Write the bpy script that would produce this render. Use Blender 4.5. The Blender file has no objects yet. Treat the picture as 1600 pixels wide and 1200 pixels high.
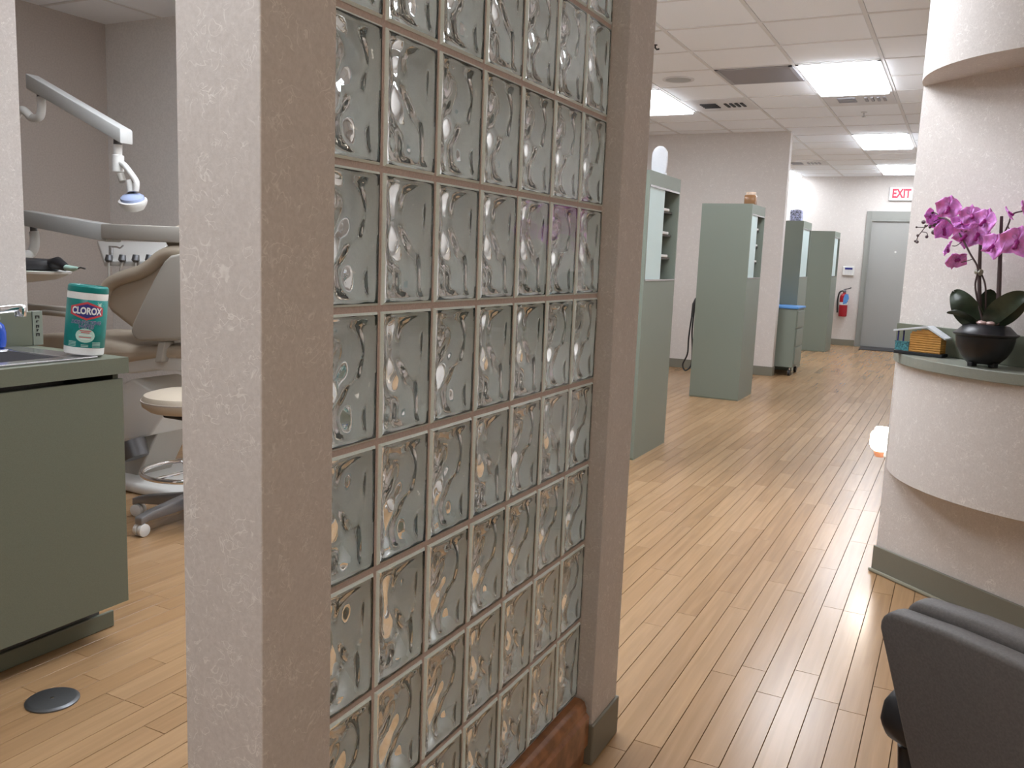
import bpy, bmesh, math, random
from mathutils import Matrix, Vector
R_ = math.radians
random.seed(7)
SC = bpy.context.scene
COL = SC.collection

# ---------------------------------------------------------------- camera
CAM = Vector((0.0, 0.0, 1.25))
FPX = 1363.75
AX = Vector((0.888883, 0.456515, 0.038493))      # image right
AY = Vector((0.100049, -0.111438, -0.988722))    # image down
AZ = Vector((-0.447077, 0.882709, -0.144729))    # forward
cd = bpy.data.cameras.new('camera')
cam = bpy.data.objects.new('camera', cd)
COL.objects.link(cam)
m = Matrix.Identity(4)
for i in range(3):
    m[i][0], m[i][1], m[i][2], m[i][3] = AX[i], -AY[i], -AZ[i], CAM[i]
cam.matrix_world = m
cd.sensor_fit = 'HORIZONTAL'; cd.sensor_width = 36.0; cd.lens = 36.0 * FPX / 1600.0
cd.clip_start = 0.02; cd.clip_end = 60
SC.camera = cam

# ---------------------------------------------------------------- world, exposure
w = bpy.data.worlds.new('world'); SC.world = w; w.use_nodes = True
w.node_tree.nodes['Background'].inputs[0].default_value = (0.75, 0.8, 0.85, 1)
w.node_tree.nodes['Background'].inputs[1].default_value = 0.05
vs = SC.view_settings
vs.view_transform = 'Standard'; vs.look = 'None'; vs.gamma = 1.0; vs.use_curve_mapping = False
vs.exposure = 1.32
SC.cycles.max_bounces = 32; SC.cycles.transmission_bounces = 32; SC.cycles.glossy_bounces = 12; SC.cycles.diffuse_bounces = 6
PANEL = 7.0            # ceiling panel emission
CEIL = 2.74

# ---------------------------------------------------------------- surveying helpers (points on real planes)
def ray(u, v): return AX * ((u - 800) / FPX) + AY * ((v - 600) / FPX) + AZ
def on_x(u, v, x): d = ray(u, v); return CAM + d * ((x - CAM.x) / d.x)
def on_y(u, v, y): d = ray(u, v); return CAM + d * ((y - CAM.y) / d.y)
def on_z(u, v, z): d = ray(u, v); return CAM + d * ((z - CAM.z) / d.z)
W0 = Vector((-0.21, 3.85, 0)); WD = Vector((0.761, -0.649, 0)); WN = Vector((-0.649, -0.761, 0))
def on_w(u, v, out):
    d = ray(u, v); q = W0 + WN * out
    t = q.dot(WN) / (d.x * WN.x + d.y * WN.y)
    return CAM + d * t

# ---------------------------------------------------------------- materials
MATS = {}
def nodes_of(name):
    mt = bpy.data.materials.new(name); mt.use_nodes = True
    nt = mt.node_tree; b = nt.nodes['Principled BSDF']
    return mt, nt, b
def mat(name, col, rough=0.5, metal=0.0, spec=0.5, speck=0.0, speck_scale=300, bump=0.0, bump_scale=200, coat=0.0, trans=0.0, ior=1.45, emit=None, estr=0.0, alpha=1.0, sss=0.0):
    mt, nt, b = nodes_of(name)
    N, L = nt.nodes, nt.links
    b.inputs['Base Color'].default_value = (*col, 1); b.inputs['Roughness'].default_value = rough
    b.inputs['Metallic'].default_value = metal; b.inputs['Specular IOR Level'].default_value = spec
    b.inputs['Coat Weight'].default_value = coat; b.inputs['Transmission Weight'].default_value = trans
    b.inputs['IOR'].default_value = ior; b.inputs['Alpha'].default_value = alpha
    if sss: b.inputs['Subsurface Weight'].default_value = sss; b.inputs['Subsurface Scale'].default_value = 0.01
    if emit: b.inputs['Emission Color'].default_value = (*emit, 1); b.inputs['Emission Strength'].default_value = estr
    tc = N.new('ShaderNodeTexCoord')
    nz = N.new('ShaderNodeTexNoise'); nz.inputs['Scale'].default_value = speck_scale; nz.inputs['Detail'].default_value = 3
    L.new(tc.outputs['Object'], nz.inputs['Vector'])
    rp = N.new('ShaderNodeValToRGB'); k = speck if speck else 0.03
    rp.color_ramp.elements[0].position = 0.35; rp.color_ramp.elements[1].position = 0.65
    rp.color_ramp.elements[0].color = (*[c * (1 - k) for c in col], 1); rp.color_ramp.elements[1].color = (*[min(1, c * (1 + k)) for c in col], 1)
    L.new(nz.outputs['Fac'], rp.inputs['Fac']); L.new(rp.outputs['Color'], b.inputs['Base Color'])
    if bump:
        n2 = N.new('ShaderNodeTexNoise'); n2.inputs['Scale'].default_value = bump_scale; n2.inputs['Detail'].default_value = 4
        L.new(tc.outputs['Object'], n2.inputs['Vector'])
        bp = N.new('ShaderNodeBump'); bp.inputs['Strength'].default_value = bump; bp.inputs['Distance'].default_value = 0.002
        L.new(n2.outputs['Fac'], bp.inputs['Height']); L.new(bp.outputs['Normal'], b.inputs['Normal'])
    MATS[name] = mt
    return mt

def wallpaper(name, c0, c1, strand):
    """beige fibre paper: mottled ground with thin curled pale strands"""
    mt, nt, b = nodes_of(name); N, L = nt.nodes, nt.links
    g = N.new('ShaderNodeNewGeometry')
    nz = N.new('ShaderNodeTexNoise'); nz.inputs['Scale'].default_value = 160; nz.inputs['Detail'].default_value = 6; nz.inputs['Roughness'].default_value = 0.7
    L.new(g.outputs['Position'], nz.inputs['Vector'])
    rp = N.new('ShaderNodeValToRGB'); rp.color_ramp.elements[0].position = 0.3; rp.color_ramp.elements[1].position = 0.7
    rp.color_ramp.elements[0].color = (*c0, 1); rp.color_ramp.elements[1].color = (*c1, 1)
    L.new(nz.outputs['Fac'], rp.inputs['Fac'])
    col = rp.outputs['Color']; hts = None
    for sc_, off, mscale in ((42, 0.0, 26), (55, 7.3, 33), (30, 3.1, 21)):
        mp = N.new('ShaderNodeMapping'); mp.inputs['Location'].default_value = (off, off * 1.7, off * 0.6)
        L.new(g.outputs['Position'], mp.inputs['Vector'])
        n1 = N.new('ShaderNodeTexNoise'); n1.inputs['Scale'].default_value = sc_; n1.inputs['Detail'].default_value = 1.5; n1.inputs['Distortion'].default_value = 1.2
        L.new(mp.outputs['Vector'], n1.inputs['Vector'])
        s = N.new('ShaderNodeMath'); s.operation = 'SUBTRACT'; s.inputs[1].default_value = 0.5; L.new(n1.outputs['Fac'], s.inputs[0])
        a = N.new('ShaderNodeMath'); a.operation = 'ABSOLUTE'; L.new(s.outputs[0], a.inputs[0])
        lt = N.new('ShaderNodeMapRange'); lt.inputs['From Min'].default_value = 0.0; lt.inputs['From Max'].default_value = 0.016; lt.inputs['To Min'].default_value = 1; lt.inputs['To Max'].default_value = 0
        L.new(a.outputs[0], lt.inputs['Value'])
        n3 = N.new('ShaderNodeTexNoise'); n3.inputs['Scale'].default_value = mscale; n3.inputs['Detail'].default_value = 1
        L.new(mp.outputs['Vector'], n3.inputs['Vector'])
        mk = N.new('ShaderNodeMapRange'); mk.inputs['From Min'].default_value = 0.52; mk.inputs['From Max'].default_value = 0.60
        L.new(n3.outputs['Fac'], mk.inputs['Value'])
        mu = N.new('ShaderNodeMath'); mu.operation = 'MULTIPLY'; L.new(lt.outputs[0], mu.inputs[0]); L.new(mk.outputs[0], mu.inputs[1])
        m2 = N.new('ShaderNodeMath'); m2.operation = 'MULTIPLY'; m2.inputs[1].default_value = 0.8; L.new(mu.outputs[0], m2.inputs[0])
        mx = N.new('ShaderNodeMix'); mx.data_type = 'RGBA'
        L.new(m2.outputs[0], mx.inputs[0]); L.new(col, mx.inputs[6]); mx.inputs[7].default_value = (*strand, 1)
        col = mx.outputs[2]
        if hts is None: hts = mu.outputs[0]
    L.new(col, b.inputs['Base Color']); b.inputs['Roughness'].default_value = 0.72; b.inputs['Specular IOR Level'].default_value = 0.3
    ad = N.new('ShaderNodeMath'); ad.operation = 'ADD'; L.new(nz.outputs['Fac'], ad.inputs[0]); L.new(hts, ad.inputs[1])
    bp = N.new('ShaderNodeBump'); bp.inputs['Strength'].default_value = 0.2; bp.inputs['Distance'].default_value = 0.001
    L.new(ad.outputs[0], bp.inputs['Height']); L.new(bp.outputs['Normal'], b.inputs['Normal'])
    MATS[name] = mt

def plank_material():
    mt, nt, b = nodes_of('maple_plank'); N, L = nt.nodes, nt.links
    g = N.new('ShaderNodeNewGeometry'); oi = N.new('ShaderNodeObjectInfo')
    ad = N.new('ShaderNodeMath'); ad.operation = 'ADD'; L.new(g.outputs['Random Per Island'], ad.inputs[0]); L.new(oi.outputs['Random'], ad.inputs[1])
    fr = N.new('ShaderNodeMath'); fr.operation = 'FRACT'; L.new(ad.outputs[0], fr.inputs[0])
    rp = N.new('ShaderNodeValToRGB')
    e = rp.color_ramp.elements; e[0].color = (0.332, 0.198, 0.097, 1); e[1].color = (0.399, 0.249, 0.130, 1)
    k = e.new(0.5); k.color = (0.366, 0.223, 0.113, 1)
    L.new(fr.outputs[0], rp.inputs['Fac'])
    mp = N.new('ShaderNodeMapping'); mp.inputs['Scale'].default_value = (45, 2.2, 1)
    L.new(g.outputs['Position'], mp.inputs['Vector'])
    cb = N.new('ShaderNodeCombineXYZ'); mu = N.new('ShaderNodeMath'); mu.operation = 'MULTIPLY'; mu.inputs[1].default_value = 40
    L.new(fr.outputs[0], mu.inputs[0]); L.new(mu.outputs[0], cb.inputs[2])
    va = N.new('ShaderNodeVectorMath'); va.operation = 'ADD'; L.new(mp.outputs[0], va.inputs[0]); L.new(cb.outputs[0], va.inputs[1])
    nz = N.new('ShaderNodeTexNoise'); nz.inputs['Scale'].default_value = 1.0; nz.inputs['Detail'].default_value = 6; nz.inputs['Distortion'].default_value = 0.6
    L.new(va.outputs[0], nz.inputs['Vector'])
    mr = N.new('ShaderNodeMapRange'); mr.inputs['From Min'].default_value = 0.25; mr.inputs['From Max'].default_value = 0.75; mr.inputs['To Min'].default_value = 0.84; mr.inputs['To Max'].default_value = 1.1
    L.new(nz.outputs['Fac'], mr.inputs['Value'])
    mx = N.new('ShaderNodeVectorMath'); mx.operation = 'SCALE'; L.new(rp.outputs[0], mx.inputs[0]); L.new(mr.outputs[0], mx.inputs['Scale'])
    L.new(mx.outputs[0], b.inputs['Base Color'])
    n2 = N.new('ShaderNodeTexNoise'); n2.inputs['Scale'].default_value = 3; L.new(g.outputs['Position'], n2.inputs['Vector'])
    r2 = N.new('ShaderNodeMapRange'); r2.inputs['To Min'].default_value = 0.24; r2.inputs['To Max'].default_value = 0.27; L.new(n2.outputs['Fac'], r2.inputs['Value'])
    L.new(r2.outputs[0], b.inputs['Roughness']); b.inputs['Specular IOR Level'].default_value = 0.55
    bp = N.new('ShaderNodeBump'); bp.inputs['Strength'].default_value = 0.06; bp.inputs['Distance'].default_value = 0.001
    L.new(nz.outputs['Fac'], bp.inputs['Height']); L.new(bp.outputs[0], b.inputs['Normal'])
    MATS['plank'] = mt

wallpaper('paper', (0.56, 0.52, 0.49), (0.66, 0.62, 0.59), (0.80, 0.77, 0.73))
plank_material()
mat('bay_paint', (0.78, 0.755, 0.73), 0.7, speck=0.05, speck_scale=90)
mat('taupe', (0.43, 0.38, 0.34), 0.7, speck=0.05, speck_scale=90)
mat('subfloor', (0.10, 0.055, 0.028), 0.8)
mat('tile', (0.87, 0.90, 0.97), 0.9, speck=0.08, speck_scale=260, bump=0.5, bump_scale=320)
mat('tbar', (0.70, 0.70, 0.71), 0.5)
mat('lightframe', (0.75, 0.75, 0.77), 0.4)
mat('diffuser', (0.9, 0.9, 0.9), 0.5, emit=(0.92, 0.97, 1.04), estr=PANEL)
mat('warm_fill', (0.9, 0.88, 0.85), 0.5, emit=(1.0, 0.87, 0.72), estr=PANEL * .55)  # emission of the added fill panel over the waiting area
mat('grille', (0.34, 0.34, 0.37), 0.5, metal=0.2)
mat('vent', (0.66, 0.66, 0.68), 0.5)
mat('darkgap', (0.05, 0.05, 0.055), 0.8)
mat('mortar', (0.53, 0.44, 0.41), 0.85, speck=0.08, bump=0.3)
mat('rim', (0.78, 0.90, 0.90), 0.15)  # pale block chamfers: brightness of lit glass edges put into the colour
mat('coat', (0.84, 0.88, 0.86), 0.35)
mat('wood_curb', (0.30, 0.135, 0.06), 0.3, speck=0.3, speck_scale=25, coat=0.2)
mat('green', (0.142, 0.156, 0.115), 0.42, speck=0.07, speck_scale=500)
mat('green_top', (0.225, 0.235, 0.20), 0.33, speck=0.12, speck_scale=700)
mat('sage', (0.205, 0.237, 0.20), 0.45, speck=0.06, speck_scale=500)
mat('base', (0.185, 0.178, 0.140), 0.5)
mat('base_edge', (0.27, 0.26, 0.20), 0.4)
mat('steel', (0.62, 0.62, 0.64), 0.25, metal=1.0)
mat('chrome', (0.8, 0.8, 0.82), 0.08, metal=1.0)
mat('gun', (0.16, 0.165, 0.175), 0.38, metal=0.8)
mat('stool_metal', (0.28, 0.28, 0.29), 0.35, metal=0.6)
mat('black', (0.018, 0.018, 0.02), 0.4)
mat('softblack', (0.035, 0.034, 0.036), 0.55, bump=0.2, bump_scale=500)
mat('white_plastic', (0.72, 0.72, 0.70), 0.35)
mat('pale_plastic', (0.46, 0.44, 0.40), 0.4)
mat('arm_grey', (0.52, 0.53, 0.52), 0.4)
mat('beige_leather', (0.50, 0.43, 0.34), 0.5, bump=0.15, bump_scale=300)
mat('shell', (0.45, 0.425, 0.38), 0.42)
mat('lampblue', (0.35, 0.42, 0.62), 0.12)
mat('tealplastic', (0.0, 0.18, 0.165), 0.35)
mat('label_teal', (0.0, 0.20, 0.185), 0.38, speck=0.12, speck_scale=30)
mat('label_white', (0.80, 0.80, 0.78), 0.4)
mat('emb_red', (0.55, 0.06, 0.07), 0.4)
mat('emb_blue', (0.03, 0.03, 0.18), 0.4)
mat('emb_pale', (0.45, 0.66, 0.58), 0.4)
mat('blue_bottle', (0.015, 0.07, 0.42), 0.25)
mat('bluetray', (0.10, 0.28, 0.62), 0.4)
mat('frost', (0.55, 0.70, 0.70), 0.28, spec=0.6)
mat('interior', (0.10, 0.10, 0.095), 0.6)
mat('traygrey', (0.36, 0.37, 0.37), 0.4)
mat('door', (0.33, 0.33, 0.315), 0.5)
mat('door_frame', (0.27, 0.275, 0.255), 0.5)
mat('red', (0.33, 0.012, 0.02), 0.3)
mat('signwhite', (0.85, 0.85, 0.83), 0.4, emit=(1, 0.98, 0.95), estr=0.06)
mat('signred', (0.62, 0.02, 0.06), 0.4, emit=(0.8, 0.03, 0.08), estr=0.04)
mat('amber', (0.24, 0.12, 0.055), 0.2)
mat('amber_top', (0.55, 0.42, 0.33), 0.15)
mat('china', (0.36, 0.38, 0.55), 0.3, speck=0.75, speck_scale=70)
mat('ovalwhite', (0.70, 0.72, 0.76), 0.12)
mat('petal', (0.84, 0.31, 0.84), 0.5, speck=0.25, speck_scale=40, sss=0.15)
mat('lip', (0.32, 0.02, 0.22), 0.45)
mat('leaf', (0.028, 0.042, 0.024), 0.33, speck=0.2, speck_scale=40)
mat('stem', (0.075, 0.05, 0.05), 0.5)
mat('pot', (0.015, 0.015, 0.017), 0.36)
mat('stone', (0.55, 0.38, 0.36), 0.25)
mat('log', (0.50, 0.25, 0.055), 0.5, speck=0.08, speck_scale=60)
mat('roof_white', (0.66, 0.70, 0.74), 0.4)
mat('porch_blue', (0.06, 0.22, 0.26), 0.45, speck=0.6, speck_scale=160)
mat('housebase', (0.02, 0.022, 0.025), 0.5)
mat('glow', (0.95, 0.9, 0.85), 0.4, emit=(1.0, 0.90, 0.78), estr=9.0)
mat('copper', (0.55, 0.26, 0.16), 0.35, metal=0.3, emit=(1.0, 0.4, 0.2), estr=0.15)
mat('chair_fabric', (0.105, 0.096, 0.092), 0.55, speck=0.12, speck_scale=300, bump=0.15, bump_scale=700)
mat('chair_seat', (0.012, 0.013, 0.015), 0.45)
mat('purple', (0.03, 0.018, 0.045), 0.6)
def glass_mat():
    mt = bpy.data.materials.new('block_glass'); mt.use_nodes = True
    nt = mt.node_tree; N, L = nt.nodes, nt.links
    b = N['Principled BSDF']
    b.inputs['Base Color'].default_value = (0.99, 1.0, 0.996, 1); b.inputs['Roughness'].default_value = 0.0
    b.inputs['Transmission Weight'].default_value = 1.0; b.inputs['IOR'].default_value = 1.42
    MATS['glass'] = mt
glass_mat()

# ---------------------------------------------------------------- mesh builder
class MB:
    def __init__(s): s.v = []; s.f = []; s.mi = []; s.cur = 0
    def add(s, vs_, fs_):
        o = len(s.v); s.v += [tuple(q) for q in vs_]
        for f in fs_: s.f.append(tuple(i + o for i in f)); s.mi.append(s.cur)
        return s
    def box(s, x0, x1, y0, y1, z0, z1, M=None):
        p = [Vector(q) for q in ((x0, y0, z0), (x1, y0, z0), (x1, y1, z0), (x0, y1, z0), (x0, y0, z1), (x1, y0, z1), (x1, y1, z1), (x0, y1, z1))]
        if M: p = [M @ q for q in p]
        return s.add(p, [(0, 3, 2, 1), (4, 5, 6, 7), (0, 1, 5, 4), (1, 2, 6, 5), (2, 3, 7, 6), (3, 0, 4, 7)])
    def prism(s, poly, a0, a1, axis='z', M=None):
        """poly of 2D points extruded along an axis: z -> (x,y); y -> (x,z); x -> (y,z)"""
        def P(p, a):
            q = {'z': (p[0], p[1], a), 'y': (p[0], a, p[1]), 'x': (a, p[0], p[1])}[axis]
            q = Vector(q); return M @ q if M else q
        n = len(poly)
        vv = [P(p, a0) for p in poly] + [P(p, a1) for p in poly]
        ff = [tuple(range(n))[::-1], tuple(range(n, 2 * n))] + [(i, (i + 1) % n, n + (i + 1) % n, n + i) for i in range(n)]
        return s.add(vv, ff)
    def tube(s, path, r, seg=10, caps=True):
        pts = [Vector(p) for p in path]; n = len(pts)
        rs = r if isinstance(r, (list, tuple)) else [r] * n
        up = None; vv = []
        for i, p in enumerate(pts):
            t = (pts[min(i + 1, n - 1)] - pts[max(i - 1, 0)]).normalized()
            if up is None:
                a = Vector((0, 0, 1)) if abs(t.z) < 0.9 else Vector((1, 0, 0))
                up = (a - t * a.dot(t)).normalized()
            else:
                up = (up - t * up.dot(t)).normalized()
            b = t.cross(up)
            for k in range(seg):
                an = 2 * math.pi * k / seg
                vv.append(p + (up * math.cos(an) + b * math.sin(an)) * rs[i])
        ff = []
        for i in range(n - 1):
            for k in range(seg):
                ff.append((i * seg + k, i * seg + (k + 1) % seg, (i + 1) * seg + (k + 1) % seg, (i + 1) * seg + k))
        if caps: ff += [tuple(range(seg))[::-1], tuple(range((n - 1) * seg, n * seg))]
        return s.add(vv, ff)
    def lathe(s, prof, seg=32, M=None, c=(0, 0, 0)):
        vv = []; ff = []; n = len(prof)
        for r, z in prof:
            for k in range(seg):
                a = 2 * math.pi * k / seg
                q = Vector((c[0] + max(r, 1e-5) * math.cos(a), c[1] + max(r, 1e-5) * math.sin(a), c[2] + z))
                vv.append(M @ q if M else q)
        for i in range(n - 1):
            for k in range(seg):
                ff.append((i * seg + k, i * seg + (k + 1) % seg, (i + 1) * seg + (k + 1) % seg, (i + 1) * seg + k))
        ff += [tuple(range(seg))[::-1], tuple(range((n - 1) * seg, n * seg))]
        return s.add(vv, ff)
    def mesh(s, name, mats, smooth=False, bevel=0.0, bseg=2, off=None, sub=0):
        me = bpy.data.meshes.new(name)
        vv = s.v if off is None else [(q[0] - off[0], q[1] - off[1], q[2] - off[2]) for q in s.v]
        me.from_pydata(vv, [], s.f)
        if not isinstance(mats, (list, tuple)): mats = [mats]
        for k in mats: me.materials.append(MATS[k])
        me.polygons.foreach_set('material_index', s.mi)
        bm = bmesh.new(); bm.from_mesh(me)
        bmesh.ops.recalc_face_normals(bm, faces=bm.faces)
        if bevel:
            es = [e for e in bm.edges if len(e.link_faces) == 2 and e.calc_face_angle(0) > R_(30)]
            bmesh.ops.bevel(bm, geom=es, offset=bevel, segments=bseg, affect='EDGES', profile=0.5, clamp_overlap=True)
        bm.to_mesh(me); bm.free()
        if smooth:
            me.polygons.foreach_set('use_smooth', [True] * len(me.polygons))
            try: me.set_sharp_from_angle(angle=R_(40))
            except Exception: pass
        return me
    def build(s, name, mats, parent=None, smooth=False, bevel=0.0, bseg=2, off=None, label=None, loc=None):
        me = s.mesh(name, mats, smooth, bevel, bseg, off)
        return link(name, me, parent, loc if loc is not None else (off if (off is not None and parent is None) else None), label)

def link(name, me, parent=None, loc=None, label=None):
    o = bpy.data.objects.new(name, me); COL.objects.link(o)
    if parent: o.parent = parent
    if loc is not None: o.location = loc
    if label: o['label'] = label
    return o
def thing(name, label, cat, loc=(0, 0, 0), rotz=0.0, group=None):
    o = bpy.data.objects.new(name, None); COL.objects.link(o)
    o.empty_display_size = 0.05
    o.location = loc; o.rotation_euler = (0, 0, rotz); o['label'] = label; o['category'] = cat
    if group: o['group'] = group
    return o
def tag(o, label, cat, group=None):
    o['label'] = label; o['category'] = cat
    if group: o['group'] = group
    return o
def struct(o, label=None, cat=None):
    o['kind'] = 'structure'
    if label: o['label'] = label
    if cat: o['category'] = cat
    return o
def text_mesh(txt, size, bold=0.0, sx=1.0, spacing=1.0, shear=0.0, extrude=0.0):
    cu = bpy.data.curves.new('t', 'FONT'); cu.body = txt; cu.size = size; cu.offset = bold; cu.space_character = spacing
    cu.shear = shear; cu.extrude = extrude; cu.align_x = 'CENTER'; cu.align_y = 'CENTER'
    o = bpy.data.objects.new('t', cu); COL.objects.link(o)
    dg = bpy.context.evaluated_depsgraph_get()
    me = bpy.data.meshes.new_from_object(o.evaluated_get(dg))
    bpy.data.objects.remove(o); bpy.data.curves.remove(cu)
    for v in me.vertices: v.co.x *= sx
    return me
def smooth_path(pts, n=8):
    """Catmull-Rom"""
    P = [Vector(p) for p in pts]; out = []
    for i in range(len(P) - 1):
        p0, p1, p2, p3 = P[max(i - 1, 0)], P[i], P[i + 1], P[min(i + 2, len(P) - 1)]
        for k in range(n):
            t = k / n
            out.append(0.5 * ((2 * p1) + (p2 - p0) * t + (2 * p0 - 5 * p1 + 4 * p2 - p3) * t * t + (3 * p1 - p0 - 3 * p2 + p3) * t ** 3))
    out.append(P[-1]); return out

# ================================================================ THE SETTING
# ---- floor with individual planks
XL, XR, YB, YF = -5.5, 2.6, -2.5, 15.35
fl = struct(MB().box(XL - .1, XR + .1, YB - .1, YF + .1, -0.06, -0.0125).build('floor', 'subfloor'), 'pale maple plank floor running along the corridor', 'floor')
PW, GAP = 0.0757, 0.0020
def plank_geo(mb, x0, x1, y0, y1):
    b = 0.0005
    v = [(x0, y0, -.0125), (x1, y0, -.0125), (x1, y1, -.0125), (x0, y1, -.0125), (x0, y0, -b), (x1, y0, -b), (x1, y1, -b), (x0, y1, -b),
         (x0 + b, y0 + b, 0), (x1 - b, y0 + b, 0), (x1 - b, y1 - b, 0), (x0 + b, y1 - b, 0)]
    mb.add(v, [(8, 9, 10, 11), (0, 1, 5, 4), (1, 2, 6, 5), (2, 3, 7, 6), (3, 0, 4, 7), (4, 5, 9, 8), (5, 6, 10, 9), (6, 7, 11, 10), (7, 4, 8, 11)])
planks = []
x = -0.42232 - PW * 67
rp = random.Random(3)
while x < XR:
    y = YB - rp.random() * 0.9
    while y < YF:
        l = rp.choice((0.45, 0.6, 0.75, 0.9, 1.05, 1.25))
        planks.append((x, max(y, YB), min(y + l, YF))); y += l
    x += PW
def view_size(pl):
    x0, y0, y1 = pl; cx, cy = x0 + PW / 2, (y0 + y1) / 2
    q = Vector((cx, cy, 0)) - CAM; d = q.dot(AZ)
    if d < 0.6: return 0
    u, v = 800 + FPX * q.dot(AX) / d, 600 + FPX * q.dot(AY) / d
    if not (-60 < u < 1660 and 0 < v < 1290): return 0
    s_ = PW * (y1 - y0) * 1.25 / d ** 3
    on_left = (y0 < 3.9 and -2.3 < cx < -0.85 and u < 300)
    on_right = u > 930 and cx < 0.55
    return s_ if (on_left or on_right) else s_ * 0.02
order = sorted(range(len(planks)), key=lambda i: -view_size(planks[i]))
lens_ = {}
for i in order[:290]:
    x0, y0, y1 = planks[i]; L_ = round(y1 - y0, 3)
    if L_ not in lens_:
        mb = MB(); plank_geo(mb, GAP / 2, PW - GAP / 2, GAP / 2, L_ - GAP / 2); lens_[L_] = mb.mesh('plank', 'plank')
    link('plank', lens_[L_], fl, (x0, y0, 0))
mb = MB()
for i in order[290:]:
    x0, y0, y1 = planks[i]
    g_ = GAP if y0 < 8 else .0008
    if y1 - y0 > 0.01: plank_geo(mb, x0 + g_ / 2, x0 + PW - g_ / 2, y0 + g_ / 2, y1 - g_ / 2)
o = mb.build('planks', 'plank', fl); o['kind'] = 'stuff'

# ---- ceiling: slab, T-bars and tiles
ce = struct(MB().box(XL - .1, XR + .1, YB - .1, YF + .1, CEIL + 0.012, CEIL + 0.08).build('ceiling', 'tile'), 'white suspended tile ceiling with recessed light panels', 'ceiling')
GX0, GY0, GS = -0.665, 6.94, 0.612
mb = MB()
gx = [GX0 + GS * k for k in range(-8, 6)]; gy = [GY0 + GS * k for k in range(-16, 15)]
for g in gx:
    if XL < g < XR: mb.box(g - .012, g + .012, YB, YF, CEIL - .003, CEIL + .012)
for g in gy:
    if YB < g < YF: mb.box(XL, XR, g - .012, g + .012, CEIL - .0031, CEIL + .012)
mb.build('ceiling_grid', 'tbar', ce)
# light panels: (column index of x cell, row index of first y cell), each 1 cell wide x 2 cells long
def cell(ix, iy): return (GX0 - GS * (ix + 1), GX0 - GS * ix, GY0 + GS * iy, GY0 + GS * (iy + 1))
LIGHTS = [(0, 0, 'bright rectangular ceiling light panel nearest the air return grille'),
          (0, 6, 'middle bright ceiling light panel over the corridor'),
          (0, 11, 'farthest corridor ceiling light panel, just before the exit wall'),
          (0, -6, 'ceiling light panel above the reception soffit'),
          (0, -12, 'ceiling light panel above the glass block partition'),
          (3, 1, 'ceiling light panel in the bay beside the tall cabinets'),
          (1, -7, 'added fill light panel just behind the glass block partition'),  # added to brighten the view through the glass blocks
          (4, -4, 'added fill light panel behind the nearest tall cabinet'),  # unseen panel added as fill for the cabinet bay
          (-3, -13, 'warm ceiling light panel above the waiting area'),  # added out of view to lift the dark faces turned right
          (3, -8, 'added fill light panel between the sink counter and the dental chair'),  # added out of view to brighten the dental bay
          (3, 7, 'ceiling light panel behind the dividing wall'),
          (3, 12, 'ceiling light panel at the far bay by the end wall')]
GRILLE = (1, 0); DIFF = [(2, 2), (0, 2), (2, 10)]
lit = set()
for ix, iy, _ in LIGHTS: lit |= {(ix, iy), (ix, iy + 1)}
used = lit | {GRILLE} | set(DIFF)
tile_me = MB().box(.014, GS - .014, .014, GS - .014, 0.0, .011).mesh('tile', 'tile', bevel=.002, bseg=1)
rest = MB()
for ix in range(-6, 8):
    for iy in range(-16, 14):
        if (ix, iy) in used: continue
        x0, x1, y0, y1 = cell(ix, iy)
        if x0 < XL - .3 or x1 > XR + .3 or y0 < YB - .3 or y1 > YF + .3: continue
        vis = (x0 > -3.9 and x1 < 0.05 and y0 > 4.4) or (x1 < -3.0 and 1.8 < y0 < 4.4)
        if vis: link('ceiling_tile', tile_me, ce, (x0, y0, CEIL))
        else: rest.box(x0 + .014, x1 - .014, y0 + .014, y1 - .014, CEIL, CEIL + .011)
o = rest.build('ceiling_tiles', 'tile', ce); o['kind'] = 'stuff'
for ix, iy, lab in LIGHTS:
    x0, x1, y0, _ = cell(ix, iy); y1 = y0 + 2 * GS
    if y1 > YF - .02: y1 = YF - .05
    t = thing('ceiling_light', lab, 'light', ((x0 + x1) / 2, (y0 + y1) / 2, CEIL), group='recessed ceiling light panels')
    hx, hy = (x1 - x0) / 2 - .012, (y1 - y0) / 2 - .012
    f = MB()
    for a in ((-hx, hx, -hy, -hy + .022), (-hx, hx, hy - .022, hy), (-hx, -hx + .022, -hy, hy), (hx - .022, hx, -hy, hy)): f.box(*a, -.008, .01)
    f.build('frame', 'lightframe', t)
    MB().box(-hx + .022, hx - .022, -hy + .022, hy - .022, -.03, .006).build('diffuser', 'warm_fill' if 'warm' in lab else 'diffuser', t, bevel=.006)
# return grille
x0, x1, y0, y1 = cell(*GRILLE)
t = thing('air_return_grille', 'dark grey louvred air return grille in the ceiling', 'grille', ((x0 + x1) / 2, (y0 + y1) / 2, CEIL))
h = GS / 2 - .014
f = MB()
for a in ((-h, h, -h, -h + .03), (-h, h, h - .03, h), (-h, -h + .03, -h, h), (h - .03, h, -h, h)): f.box(*a, -.008, .008)
f.build('frame', 'grille', t); MB().box(-h, h, -h, h, .008, .0115).build('backing', 'darkgap', t)
sl = MB().box(-h + .03, h - .03, -.002, .012, -.004, -.001, Matrix.Rotation(R_(-35), 4, 'X')).mesh('slat', 'grille')
for k in range(16): link('slat', sl, t, (0, -h + .045 + k * (2 * h - .08) / 15, .002))
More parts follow.
